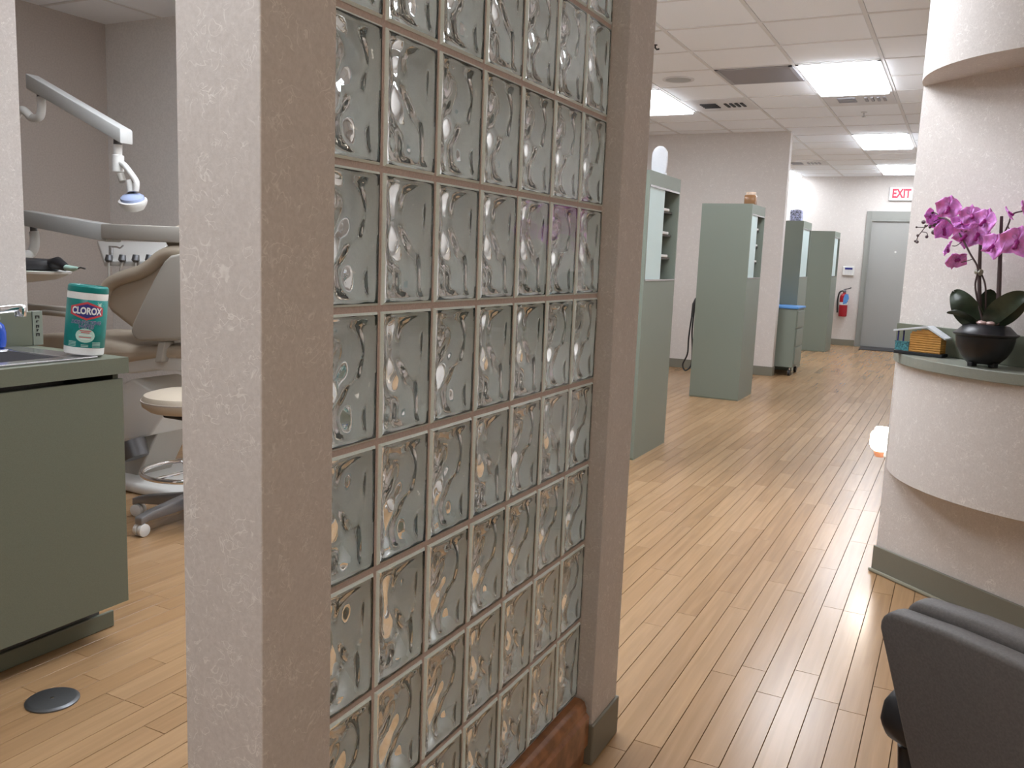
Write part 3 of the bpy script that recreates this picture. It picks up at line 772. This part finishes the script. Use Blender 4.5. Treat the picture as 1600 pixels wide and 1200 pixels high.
FL = [(1482, 325, .15, .92, -15, 8, 10), (1453, 338, .15, .62, 55, 0, 60), (1475, 359, .12, .85, 35, 20, 0), (1518, 337, .13, .85, 10, -25, 0),
      (1539, 345, .12, .92, -35, 0, 20), (1503, 349, .14, .80, 25, -45, 15), (1509, 368, .12, .95, -10, 15, 40), (1528, 366, .115, 1.0, -30, 10, 0),
      (1552, 384, .12, .95, -40, 5, 30), (1589, 378, .14, 1.1, -10, 5, 12), (1577, 334, .11, .55, 80, -30, 0), (1494, 407, .13, .80, 30, 40, 180),
      (1480, 388, .14, .62, 80, 20, 20), (1601, 327, .11, .62, 70, -20, 0), (1466, 348, .11, .7, 10, 10, 30)]
for i, (u, v, o_, s_, yaw, pit, rol) in enumerate(FL):
    fo = link('flower', LIP, orc, lw(u, v, o_))
    fo.rotation_euler = (Matrix.Rotation(toCam + R_(yaw), 3, 'Z') @ Matrix.Rotation(R_(pit), 3, 'X') @ Matrix.Rotation(R_(rol), 3, 'Y')).to_euler()
    fo.scale = (s_, s_, s_)
    for ang, me_ in ((0, PSEP), (78, PBIG), (-78, PBIG), (142, PSEP), (-142, PSEP)):
        po = link('petal', me_, fo); po.rotation_euler = (0, R_(ang), 0); po.location = (0, .003 if me_ is PSEP else -.001, 0)

# ---- toy log cabin
hb = W0 + WD * .20 + WN * .076
hs = thing('toy_log_cabin', 'toy log cabin with white roof and blue porch on the counter', 'toy house', (hb.x, hb.y, .937), R_(-20))
hs.scale = (.95, .58, .98)
MB().box(-.105, .085, -.05, .05, 0, .012).build('base', 'housebase', hs, bevel=.002)
wl = MB()
for k in range(8):
    z = .0165 + k * .0088
    wd = (-.045, .075) if k < 7 else (-.045, .06)
    for yy in (-.040, .040): wl.tube([(wd[0], yy, z), (wd[1], yy, z)], .0050, 8)
    for xx in (-.042, .070): wl.tube([(xx, -.042, z), (xx, .042, z)], .0050, 8)
wl.prism([(-.042, .012), (.07, .012), (.07, .078), (.02, .100), (-.042, .088)], -.037, .037, 'y')
for k in range(3):
    z = .087 + k * .0052; wl.tube([(-.040 + k * .018, -.040, z), (.050 - k * .012, -.040, z)], .0046, 8)
wl.build('log_wall', 'log', hs, smooth=True)
rf = MB().prism([(-.112, .086), (.018, .108), (.092, .068), (.092, .074), (.018, .116), (-.112, .093)], -.055, .055, 'y')
rf.build('roof', 'roof_white', hs, bevel=.001)
pr = MB().box(-.102, -.047, -.048, -.044, .014, .046); pr.box(-.102, -.098, -.044, .044, .014, .046); pr.box(-.104, -.045, -.050, -.042, .046, .050)
pr.build('porch_rail', 'porch_blue', hs)
ps = MB().box(-.096, -.091, -.045, -.040, .046, .089).mesh('porch_post', 'emb_blue')
link('porch_post', ps, hs); link('porch_post', ps, hs, (0, .085, 0))

# ---- waiting chair
ang = R_(-39)
ch = thing('waiting_chair', 'dark grey upholstered chair with black seat facing the reception desk', 'chair', (.143, 1.03, 0), ang)
def back_poly(wt, wb, z0, z1, rnd=.03, bow=.012):
    p = [(-wb, z0), (wb, z0)]
    for s_ in (1, -1):
        rng = range(6)
        cxx, czz = s_ * (wt - rnd), z1 - rnd
        arcp = [(cxx + s_ * rnd * math.cos(R_(90 * k / 5)), czz + rnd * math.sin(R_(90 * k / 5))) for k in rng]
        p += arcp if s_ > 0 else arcp[::-1]
        if s_ > 0: p += [(wt * f_, z1 + bow * (1 - f_ * f_)) for f_ in (.6, .3, 0, -.3, -.6)]
    return p
tilt = Matrix.Rotation(R_(9), 4, 'X')
Mb = Matrix.Translation((0, .10, .418)) @ tilt
MB().prism(back_poly(.262, .165, 0, .405), -.030, .0, 'y', Mb).build('back_shell', 'chair_fabric', ch, bevel=.007, bseg=3, smooth=True)
MB().prism(back_poly(.252, .16, .02, .414), .002, .040, 'y', Mb).build('back_cushion', 'chair_fabric', ch, bevel=.012, bseg=3, smooth=True)
sp = [(-.24, .10), (-.275, .20), (-.29, .32), (-.285, .45), (-.25, .55), (0, .58), (.25, .55), (.285, .45), (.29, .32), (.275, .20), (.24, .10)]
MB().prism(sp, .36, .47).build('seat', 'chair_seat', ch, bevel=.03, bseg=4, smooth=True)
for sx in (-1, 1):
    for yy, dy in ((.14, -.06), (.50, .03)):
        MB().tube([(sx * .21, yy, .37), (sx * .235, yy + dy, .0)], .016, 10).build('leg', 'black', ch, smooth=True)
for sx in (-1, 1):
    ap = [(.075, .60), (.09, .572), (.13, .56), (.30, .575), (.36, .60), (.37, .625), (.34, .64), (.14, .645), (.10, .645), (.08, .63)]
    MB().prism([(y_, z_ + .02) for y_, z_ in ap], sx * .282 - .024, sx * .282 + .024, 'x').build('armrest', 'black', ch, bevel=.012, bseg=3, smooth=True)
    MB().tube([(sx * .285, .12, .58), (sx * .27, .13, .40), (sx * .225, .14, .37)], .014, 10).build('arm_post', 'black', ch, smooth=True)
# dark purple bag by the desk foot
t = thing('purple_bag', 'dark purple soft bag on the floor below the reception counter', 'bag', (.405, 2.865, 0), ang)
MB().prism([(-.20, 0), (.20, 0), (.21, .06), (.17, .105), (0, .12), (-.17, .105), (-.21, .06)], -.10, .10, 'y').build('bag_body', 'purple', t, bevel=.03, bseg=3, smooth=True)
MB().tube(smooth_path([(-.02, 0, .11), (.02, 0, .15), (.08, 0, .15), (.12, 0, .11)], 6), .008, 8).build('bag_handle', 'black', t, smooth=True)

# ================================================================ SINK COUNTER (left)
XC = -2.249
sk = thing('sink_cabinet', 'olive green base cabinet below the sink counter', 'cabinet', (-2.48, .6, 0))
off = (-2.48, .6, 0)
mb = MB().box(-2.705, -2.275, -1.2, .95, .125, .846); mb.box(-2.705, -2.275, .95, 1.797, .125, .72); mb.box(-2.705, -2.275, 1.797, 1.815, .125, .846)
mb.build('carcass', 'green', sk, off=off)
MB().box(-2.2745, -2.259, -1.2, 1.0, .120, .834).build('front_panel', 'green', sk, off=off, bevel=.001, bseg=1)
MB().box(-2.2745, -2.259, 1.003, 1.820, .120, .834).build('front_panel', 'green', sk, off=off, bevel=.001, bseg=1)
MB().box(-2.70, -2.375, -1.2, 1.80, .001, .124).build('toe_kick', 'interior', sk, off=off)
MB().box(-2.374, -2.362, -1.2, 1.845, .001, .055).build('toe_trim', 'green', sk, off=off, bevel=.003)
ctp = thing('sink_countertop', 'olive laminate countertop with backsplash around the steel sink', 'countertop', (-2.48, .6, .85))
off = (-2.48, .6, .85)
SX0, SX1, SY0, SY1 = -2.615, -2.318, 1.05, 1.70
mb = MB()
mb.box(-2.708, SX0, -1.2, 1.834, .851, .899); mb.box(SX1, XC, -1.2, 1.834, .851, .899); mb.box(SX0, SX1, -1.2, SY0, .851, .899); mb.box(SX0, SX1, SY1, 1.834, .851, .899)
mb.build('worktop', 'green', ctp, off=off)
MB().box(-2.708, -2.692, -1.2, 1.826, .9, 1.010).build('backsplash', 'green', ctp, off=off, bevel=.001, bseg=1)
ep = MB().box(-2.715, -2.690, 1.827, 1.862, .9, 1.012).build('end_cap', 'sage', ctp, off=off, bevel=.001, bseg=1)
for k, (zz, hh, ww) in enumerate(((.995, .010, .014), (.979, .007, .008), (.964, .009, .010), (.950, .007, .006), (.937, .010, .012))):
    mk = MB(); mk.box(-2.6899, -2.6885, 1.843 - ww / 2, 1.843 + ww / 2, zz, zz + .0028); mk.box(-2.6899, -2.6885, 1.843 - ww / 2, 1.843 - ww / 2 + .003, zz - hh + .0028, zz + .001)
    if k % 2 == 0: mk.box(-2.6899, -2.6885, 1.843 + ww / 2 - .003, 1.843 + ww / 2, zz - hh + .0028, zz + .001)
    mk.build('mark', 'black', ep, off=None).location = (2.48, -.6, -.85)
# sink
sn = thing('steel_sink', 'stainless steel drop in sink set into the left counter', 'sink', (-2.466, 1.375, .90))
off = (-2.466, 1.375, .90)
rim = MB()
rx0, rx1, ry0, ry1 = -2.66, -2.285, 1.0, 1.755
rim.box(rx0, rx1, ry0, SY0 + .02, .9, .906); rim.box(rx0, rx1, SY1 - .02, ry1, .9, .906); rim.box(rx0, SX0 + .02, SY0 + .02, SY1 - .02, .9, .906); rim.box(SX1 - .02, rx1, SY0 + .02, SY1 - .02, .9, .906)
rim.build('rim', 'steel', sn, off=off, bevel=.002)
bs_ = MB()
a, b_, c_, d_ = SX0 + .02, SX1 - .02, SY0 + .02, SY1 - .02
bs_.box(a, a + .003, c_, d_, .74, .9); bs_.box(b_ - .003, b_, c_, d_, .74, .9); bs_.box(a, b_, c_, c_ + .003, .74, .9); bs_.box(a, b_, d_ - .003, d_, .74, .9); bs_.box(a, b_, c_, d_, .737, .74)
bs_.build('basin', 'steel', sn, off=off)
MB().lathe([(.035, .741), (.035, .744), (.02, .745), (.01, .742)], 20, c=((a + b_) / 2, (c_ + d_) / 2, 0)).build('drain', 'chrome', sn, off=off, smooth=True)
# faucet
fa = thing('faucet', 'chrome faucet spout reaching over the sink at the left edge', 'faucet', (-2.635, 1.50, .906))
tip = on_x(32, 485, -2.56) - fa.location
MB().tube(smooth_path([(0, 0, .0), (0, 0, .05), (.015, .01, .095), (.04, .03, .112), (tip.x, tip.y - .01, tip.z + .008), (tip.x, tip.y, tip.z)], 6), .0125, 12).build('spout', 'chrome', fa, smooth=True)
MB().lathe([(.015, -.014), (.017, -.010), (.017, .012), (.012, .014)], 16, c=(tip.x, tip.y, tip.z - .004)).build('aerator', 'chrome', fa, smooth=True)
MB().lathe([(.030, 0), (.030, .006), (.018, .016), (.016, .03)], 20).build('faucet_base', 'chrome', fa, smooth=True)
MB().tube([(0, -.02, .05), (.01, -.06, .075)], [.008, .006], 10).build('lever', 'chrome', fa, smooth=True)
# blue soap bottle
t = thing('soap_bottle', 'royal blue bottle with white cap beside the faucet', 'bottle', (-2.65, 1.676, .9062))
MB().lathe([(.020, 0), (.026, .004), (.029, .02), (.029, .05), (.024, .072), (.012, .082), (.011, .086)], 24).build('bottle_body', 'blue_bottle', t, smooth=True)
MB().lathe([(.013, .086), (.014, .09), (.013, .105), (.004, .107)], 18).build('cap', 'label_white', t, smooth=True)
# switch plate on the wall
t = thing('switch_plate', 'white switch plate on the wall at the left picture edge', 'switch', (-2.709, 1.665, 1.27))
MB().box(0, .006, -.035, .035, 0, .115).build('plate', 'white_plastic', t, bevel=.002)
MB().box(.006, .012, -.006, .006, .045, .070).build('toggle', 'white_plastic', t, bevel=.002)
# floor outlet cover
p = on_z(82, 1095, 0)
t = thing('floor_outlet_cover', 'round dark metal outlet cover set in the plank floor', 'cover', (p.x, p.y, 0))
MB().lathe([(.068, .0005), (.068, .004), (.062, .008), (.058, .0085)], 40).build('ring', 'gun', t, smooth=True)
MB().lathe([(.057, .001), (.057, .0075), (.004, .0085)], 40).build('lid', 'gun', t, smooth=True)
MB().lathe([(.005, .008), (.005, .0095), (.001, .0098)], 12).build('screw', 'chrome', t, smooth=True)

# ---- disinfecting wipes canister
CR = .0555
cn = thing('wipes_canister', 'teal and white disinfecting wipes canister tilted on the sink rim', 'canister', (-2.345, 1.752, .9085))
cn.rotation_euler = (Matrix.Rotation(R_(5.5), 3, Vector((-.8, .6, 0))) @ Matrix.Rotation(R_(53), 3, 'Z')).to_euler()
MB().lathe([(CR - .006, 0), (CR - .001, .003), (CR, .008), (CR, .170), (CR + .0005, .172), (CR + .0005, .186), (CR - .004, .187)], 48).build('body', 'label_white', cn, smooth=True)
MB().lathe([(CR - .003, .1865), (CR, .187), (CR + .001, .190), (CR, .203), (CR - .004, .207), (CR - .010, .2075), (CR - .012, .2045), (.002, .2045)], 48).build('lid', 'tealplastic', cn, smooth=True)
MB().box(-.022, .022, -.012, .012, .2045, .2075).build('lid_tab', 'tealplastic', cn, bevel=.002)
lb = MB().lathe([(CR + .0004, .0235), (CR + .0008, .024), (CR + .0008, .166), (CR + .0004, .1665)], 48).build('label_wrap', 'label_teal', cn, smooth=True)
def bend(s_, z, r): return (r * math.sin(s_ / r), -r * math.cos(s_ / r), z)
def strip(poly, r, n=24):
    """convex outline (s,z) laid on the cylinder, cut into vertical strips"""
    xs = [p_[0] for p_ in poly]; a, b2 = min(xs), max(xs); rows = []
    for i in range(n + 1):
        s_ = a + (b2 - a) * i / n; zs = []
        s_c = min(max(s_, a + 1e-6), b2 - 1e-6)
        for (x0, z0), (x1, z1) in zip(poly, poly[1:] + poly[:1]):
            if (x0 - s_c) * (x1 - s_c) <= 0 and x0 != x1: zs.append(z0 + (z1 - z0) * (s_c - x0) / (x1 - x0))
        rows.append((s_, min(zs), max(zs)))
    mb = MB(); vv = []
    for s_, z0, z1 in rows: vv += [bend(s_, z0, r), bend(s_, z1, r)]
    mb.add(vv, [(2 * i, 2 * i + 2, 2 * i + 3, 2 * i + 1) for i in range(n)]); return mb
def hexa(w_, h_, cz, cut=.42): return [(-w_, cz - h_ * cut), (0, cz - h_), (w_, cz - h_ * cut), (w_, cz + h_ * cut), (0, cz + h_), (-w_, cz + h_ * cut)]
EZ = .133
eb = strip(hexa(.0480, .0275, EZ), CR + .0014).build('emblem', 'emb_red', lb, smooth=True)
strip(hexa(.0415, .0212, EZ, .38), CR + .0019).build('emblem_field', 'emb_blue', lb, smooth=True)
def bent_text(txt, size, z, matname, r, shear=0.0, bold=0.0, sx=1.0, sp=1.0, name='lettering'):
    me = text_mesh(txt, size, bold, sx, sp, shear); me.materials.append(MATS[matname])
    for v in me.vertices: v.co = Vector(bend(v.co.x, v.co.y + z, r))
    return link(name, me, lb)
bent_text('CLOROX', .0275, EZ - .0005, 'label_white', CR + .0025, bold=.0011, sx=.74)
bent_text('DISINFECTING', .0140, .0985, 'label_white', CR + .0014, .2, .0006, .95)
bent_text('DISINFECTING', .0140, .0985, 'emb_blue', CR + .0020, .2, .0002, .95)
bent_text('WIPES', .0155, .0860, 'label_white', CR + .0014, .2, .0006, 1.0)
bent_text('WIPES', .0155, .0860, 'emb_blue', CR + .0020, .2, .0002, 1.0)
strip([(.027 * math.cos(2 * math.pi * k / 24), .060 + .021 * math.sin(2 * math.pi * k / 24)) for k in range(24)], CR + .0014).build('pale_disc', 'emb_pale', lb, smooth=True)
for k, (z, w_, m_) in enumerate(((.074, .016, 'emb_red'), (.069, .012, 'emb_red'), (.062, .018, 'label_white'), (.055, .017, 'emb_red'), (.050, .013, 'label_white'))):
    strip([(-w_, z - .0012), (w_, z - .0012), (w_, z + .0012), (-w_, z + .0012)], CR + .0020, 12).build('print_line', m_, lb)
for s0, z0, n_, w_ in ((-.036, .040, 4, .012), (.034, .040, 4, .013), (0, .032, 2, .010)):
    for k in range(n_):
        z = z0 - k * .0042
        strip([(s0 - w_, z - .0008), (s0 + w_, z - .0008), (s0 + w_, z + .0008), (s0 - w_, z + .0008)], CR + .0014, 8).build('print_line', 'emb_pale', lb)
sb = MB()
for k in range(12):
    a = 2 * math.pi * k / 12; l = .017 if k % 2 == 0 else .011
    c0 = (.036, .152); q = (c0[0] + l * math.cos(a), c0[1] + l * .8 * math.sin(a)); nn = (-math.sin(a) * .0016, math.cos(a) * .0016)
    sb.add([bend(c0[0] + nn[0], c0[1] + nn[1], CR + .0012), bend(c0[0] - nn[0], c0[1] - nn[1], CR + .0012), bend(q[0], q[1], CR + .0012)], [(0, 1, 2)])
sb.build('starburst', 'emb_pale', lb)

# ================================================================ DENTAL BAY
DY = 3.0
def dp(u, v, y=DY): q = on_y(u, v, y); return q
def beam(name, pa, pb_, hh, th, matn, parent, org, bevel=.008):
    """tapered box beam between two points, hh = (height at a, height at b)"""
    a, b2 = Vector(pa), Vector(pb_)
    vv = []
    for p_, h_ in ((a, hh[0]), (b2, hh[1])):
        for sy in (-1, 1):
            for sz in (-1, 1): vv.append((p_.x, p_.y + sy * th / 2, p_.z + sz * h_ / 2))
    mb = MB().add(vv, [(0, 1, 3, 2), (4, 6, 7, 5), (0, 4, 5, 1), (2, 3, 7, 6), (1, 5, 7, 3), (0, 2, 6, 4)])
    return mb.build(name, matn, parent, off=org, bevel=bevel, smooth=True)
# operating light
DY = 3.3
po = Vector((-5.05, DY, 0))
dl = thing('dental_light', 'white dental operating light on a long sloping arm', 'lamp', po)
MB().tube([po, po + Vector((0, 0, 1.80))], .03, 14).build('pole', 'white_plastic', dl, off=po, smooth=True)
MB().lathe([(.16, 0), (.16, .03), (.05, .06)], 24, c=po).build('pole_base', 'pale_plastic', dl, off=po, smooth=True)
MB().tube(smooth_path([po + Vector((0, 0, 1.78)), dp(30, 174), dp(50, 184), dp(62, 182), dp(65, 165), dp(64, 152)], 6), .021, 12).build('elbow', 'white_plastic', dl, off=po, smooth=True)
MB().tube([dp(63, 152), dp(61, 138)], .016, 10).build('joint', 'gun', dl, off=po, smooth=True)
beam('arm', dp(50, 128), dp(198, 214), (.076, .070), .075, 'arm_grey', dl, po)
MB().tube([dp(184, 218), dp(184, 230)], .02, 12).build('joint', 'gun', dl, off=po, smooth=True)
MB().tube([dp(184, 226), dp(184, 242), dp(184, 243), dp(184, 268)], [.021, .021, .029, .029], 14).build('swivel', 'white_plastic', dl, off=po, smooth=True)
MB().tube(smooth_path([dp(186, 254), dp(194, 258), dp(205, 272), dp(213, 285), dp(212, 298)], 5), .015, 10).build('yoke', 'white_plastic', dl, off=po, smooth=True)
MB().tube([dp(188, 272), dp(192, 284)], .018, 10).build('knob', 'pale_plastic', dl, off=po, smooth=True)
MB().tube([dp(203, 282), dp(206, 300)], .022, 10).build('head_mount', 'white_plastic', dl, off=po, smooth=True)
hc = dp(208, 316)
Mh = Matrix.Translation(hc) @ Matrix.Rotation(R_(20), 4, 'X') @ Matrix.Rotation(R_(10), 4, 'Y')
MB().lathe([(.015, -.042), (.046, -.034), (.060, -.014), (.066, .0), (.066, .010), (.058, .013)], 32, Mh).build('reflector_head', 'white_plastic', dl, off=po, smooth=True)
MB().lathe([(.056, .010), (.054, .026), (.040, .036), (.004, .040)], 28, Mh).build('lens_cover', 'lampblue', dl, off=po, smooth=True, label='bluish lamp cover')
# delivery unit
DY = 3.52
pd = Vector((-5.33, DY, 0))
du = thing('delivery_unit', 'dental delivery unit with long arm and handpiece tray', 'dental unit', pd)
MB().tube([pd, pd + Vector((0, 0, 1.18))], .035, 14).build('pole', 'white_plastic', du, off=pd, smooth=True)
MB().lathe([(.13, 0), (.13, .03), (.06, .05)], 24, c=pd).build('pole_base', 'pale_plastic', du, off=pd, smooth=True)
MB().tube(smooth_path([pd + Vector((0, 0, 1.16)), dp(38, 398), dp(48, 396), dp(54, 385), dp(54, 370), dp(53, 362)], 6), .024, 12).build('elbow', 'white_plastic', du, off=pd, smooth=True)
MB().tube([dp(53, 364), dp(52, 352)], .018, 10).build('joint', 'gun', du, off=pd, smooth=True)
beam('arm', dp(40, 340), dp(178, 365), (.078, .085), .09, 'arm_grey', du, pd)
beam('arm', dp(172, 362), dp(300, 368), (.075, .075), .11, 'pale_plastic', du, pd)
MB().box(-.075, .075, -.004, .004, -.006, .006, Matrix.Translation(dp(222, 369, DY - .057))).build('slot', 'gun', du, off=pd)
tr = [dp(152, 376, DY + .16), dp(262, 378, DY + .16), dp(248, 408, DY - .10), dp(163, 408, DY - .10)]
tb = MB(); n_ = Vector((0, .02, .05)).normalized() * .02
tb.add([q for q in tr] + [q - Vector((0, 0, .03)) for q in tr], [(0, 1, 2, 3), (7, 6, 5, 4), (0, 4, 5, 1), (1, 5, 6, 2), (2, 6, 7, 3), (3, 7, 4, 0)])
tb.build('tray', 'white_plastic', du, off=pd, bevel=.006, smooth=True)
for k, u in enumerate((172, 193, 214, 235)):
    q = dp(u, 404, DY - .11); g = MB().tube([q + Vector((0, -.005, .02)), q + Vector((0, -.01, -.01)), q + Vector((0, -.01, -.02))], [.018, .022, .012], 10).build('holder', 'gun', du, off=pd, smooth=True)
    MB().tube(smooth_path([q + Vector((0, -.01, -.02)), q + Vector((-.02 if k % 2 else .01, -.015, -.14)), q + Vector((.02, .02, -.30)), q + Vector((.05, .12, -.25))], 6), .006, 8).build('hose', 'pale_plastic', g, off=pd, smooth=True)
q = dp(173, 398, DY - .08)
hpz = MB().tube([q + Vector((0, 0, -.02)), q + Vector((.004, 0, .05))], .013, 10); hpz.tube(smooth_path([q + Vector((.004, 0, .045)), q + Vector((.05, 0, .045)), q + Vector((.08, 0, .04)), q + Vector((.105, 0, .055))], 4), .005, 8)
hpz.build('handpiece', 'steel', du, off=pd, smooth=True)
# assistant tray with black pad, and its arm
pa = Vector((-4.6, 2.75, 0)); AY2 = 2.7
at_ = thing('assistant_tray', 'white oval tray with a black instrument holder beside the wall edge', 'tray', pa)
c = dp(45, 432, AY2)
Mt = Matrix.Translation((c.x - .12, c.y, c.z)) @ Matrix.Scale(1.0, 4, (1, 0, 0))
def oval(rx, ry, n=32): return [(rx * math.cos(2 * math.pi * k / n), ry * math.sin(2 * math.pi * k / n)) for k in range(n)]
MB().lathe([(.10, -.03), (.25, -.012), (.345, .02), (.35, .03), (.34, .032)], 40, Mt @ Matrix.Scale(.55, 4, (0, 1, 0))).build('tray_plate', 'white_plastic', at_, off=pa, smooth=True)
MB().prism(oval(.30, .15), .033, .085, 'z', Mt).build('holder_pad', 'softblack', at_, off=pa, bevel=.02, smooth=True)
e0 = dp(103, 418, AY2)
MB().tube([dp(75, 412, AY2), dp(90, 411, AY2), e0], [.02, .03, .018], 12).build('suction_handle', 'black', at_, off=pa, smooth=True)
MB().tube([e0, dp(114, 420, AY2), dp(122, 419, AY2)], [.014, .013, .006], 10).build('suction_tip', 'emb_pale', at_, off=pa, smooth=True)
MB().tube([dp(118, 421, AY2), dp(126, 418, AY2), dp(133, 420, AY2)], .004, 8).build('probe', 'gun', at_, off=pa, smooth=True)
MB().tube([pa, Vector((pa.x, pa.y, c.z - .03))], .025, 12).build('post', 'pale_plastic', at_, off=pa, smooth=True)
MB().lathe([(.14, 0), (.14, .03), (.04, .05)], 24, c=pa).build('post_base', 'pale_plastic', at_, off=pa, smooth=True)
beam('support_arm', dp(20, 480, 2.9), dp(125, 489, 2.9), (.05, .05), .06, 'pale_plastic', at_, pa)

# dental chair
CY = 3.05
oc = dp(262, 700, CY); pc = Vector((oc.x, CY, 0))
dc = thing('dental_chair', 'beige dental chair with pale shell and headrest behind the counter', 'dental chair', pc)
def plate(name, pix, y0, y1, matn, bevel=.02, ref=None):
    yr = ref if ref is not None else y0
    poly = [(dp(u, v, yr).x, dp(u, v, yr).z) for u, v in pix]
    return MB().prism(poly, y0, y1, 'y').build(name, matn, dc, off=pc, bevel=bevel, bseg=3, smooth=True)
plate('back_shell', [(203, 518), (206, 505), (222, 470), (240, 435), (255, 408), (265, 399), (280, 396), (320, 400), (345, 430), (350, 528), (330, 534), (285, 531), (218, 534), (208, 528)], CY - .14, CY - .08, 'shell', .015)
plate('back_cushion', [(160, 470), (168, 448), (182, 436), (200, 429), (220, 423), (238, 412), (252, 399), (268, 392), (290, 392), (325, 398), (345, 440), (345, 530), (240, 528), (205, 515), (185, 500), (170, 488)], CY - .07, CY + .30, 'beige_leather', .035, CY - .07)
rl = [(dp(u, v, CY - .075).x, CY - .075, dp(u, v, CY - .075).z) for u, v in [(162, 476), (168, 450), (182, 438), (200, 431), (220, 425), (238, 414), (252, 402), (268, 395), (290, 395), (325, 401)]]
MB().tube(smooth_path(rl, 4), .034, 10).build('edge_roll', 'beige_leather', dc, off=pc, smooth=True)
plate('headrest', [(254, 372), (258, 362), (268, 354), (285, 348), (310, 345), (318, 365), (305, 388), (285, 392), (268, 390), (258, 384)], CY - .02, CY + .22, 'beige_leather', .03, CY - .02)
plate('seat_cushion', [(20, 536), (60, 522), (120, 526), (165, 534), (200, 542), (285, 538), (340, 535), (340, 558), (300, 562), (240, 560), (190, 568), (140, 560), (60, 556), (20, 552)], CY - .10, CY + .42, 'beige_leather', .03, CY - .10)
plate('arm_rest', [(62, 484), (110, 489), (110, 497), (62, 490)], CY - .2, CY - .1, 'pale_plastic', .01)
plate('back_strut', [(247, 534), (258, 534), (252, 566), (241, 566)], CY - .12, CY - .06, 'pale_plastic', .006)
plate('seat_frame', [(150, 566), (200, 560), (275, 556), (300, 562), (290, 582), (240, 578), (205, 584), (150, 580)], CY - .08, CY + .36, 'white_plastic', .01)
plate('lift_body', [(190, 600), (205, 592), (240, 612), (262, 618), (272, 622), (235, 680), (190, 690)], CY - .05, CY + .25, 'white_plastic', .012)
plate('lift_lower', [(190, 640), (270, 622), (240, 690), (215, 745), (190, 745)], CY + .0, CY + .22, 'pale_plastic', .01)
fb = [(-.42, -.24), (.50, -.24), (.58, -.10), (.58, .12), (.50, .24), (-.42, .24)]
MB().prism([(a, b2 + .12) for a, b2 in fb], .001, .055).build('floor_plate', 'white_plastic', dc, bevel=.02, bseg=3, smooth=True)
MB().tube([dp(205, 690, CY - .1), dp(214, 715, CY - .1)], [.07, .06], 14).build('pedal_cover', 'gun', dc, off=pc, smooth=True)

# stool
st0 = Vector((-3.02, 2.78, 0))
so = thing('operator_stool', 'beige round operator stool with chrome foot ring on white casters', 'stool', st0)
sz = .515
MB().lathe([(.10, sz - .005), (.17, sz), (.198, sz + .022), (.203, sz + .045), (.19, sz + .070), (.15, sz + .082), (.02, sz + .086)], 40).build('seat', 'beige_leather', so, smooth=True)
MB().lathe([(.2045, sz + .043), (.2045, sz + .049)], 40).build('seam', 'taupe', so, smooth=True)
MB().tube([(0, 0, .10), (0, 0, .30), (0, 0, .301), (0, 0, sz)], [.028, .028, .02, .02], 14).build('column', 'gun', so, smooth=True)
MB().box(-.06, .06, -.10, .10, sz - .03, sz - .004).build('mechanism', 'black', so, bevel=.008)
rg = [(.205 * math.cos(2 * math.pi * k / 40), .205 * math.sin(2 * math.pi * k / 40), .235) for k in range(41)]
MB().tube(rg, .011, 10).build('foot_ring', 'chrome', so, smooth=True)
for k in range(3):
    a = 2 * math.pi * k / 3 + .5; MB().tube([(.02 * math.cos(a), .02 * math.sin(a), .235), (.2 * math.cos(a), .2 * math.sin(a), .235)], .007, 8).build('ring_spoke', 'chrome', so, smooth=True)
arm_me = MB().prism([(.0, .07), (.25, .062), (.285, .052), (.285, .085), (.22, .102), (.0, .135)], -.022, .022, 'y').mesh('base_arm', 'stool_metal', bevel=.006, smooth=True)
cas = MB().tube([(.268, -.024, .028), (.268, -.004, .028)], .028, 18); cas.tube([(.268, .004, .028), (.268, .024, .028)], .028, 18)
cas_me = cas.mesh('caster', 'white_plastic', bevel=.003, smooth=True)
cst_me = MB().tube([(.268, 0, .03), (.268, 0, .065)], .009, 8).mesh('caster_stem', 'gun')
a0 = math.atan2(on_z(225, 806, 0).y - st0.y, on_z(225, 806, 0).x - st0.x)
for k in range(5):
    a = a0 - k * 2 * math.pi / 5
    ao = link('base_arm', arm_me, so); ao.rotation_euler = (0, 0, a)
    co = link('caster', cas_me, so); co.rotation_euler = (0, 0, a)
    link('caster_stem', cst_me, co)
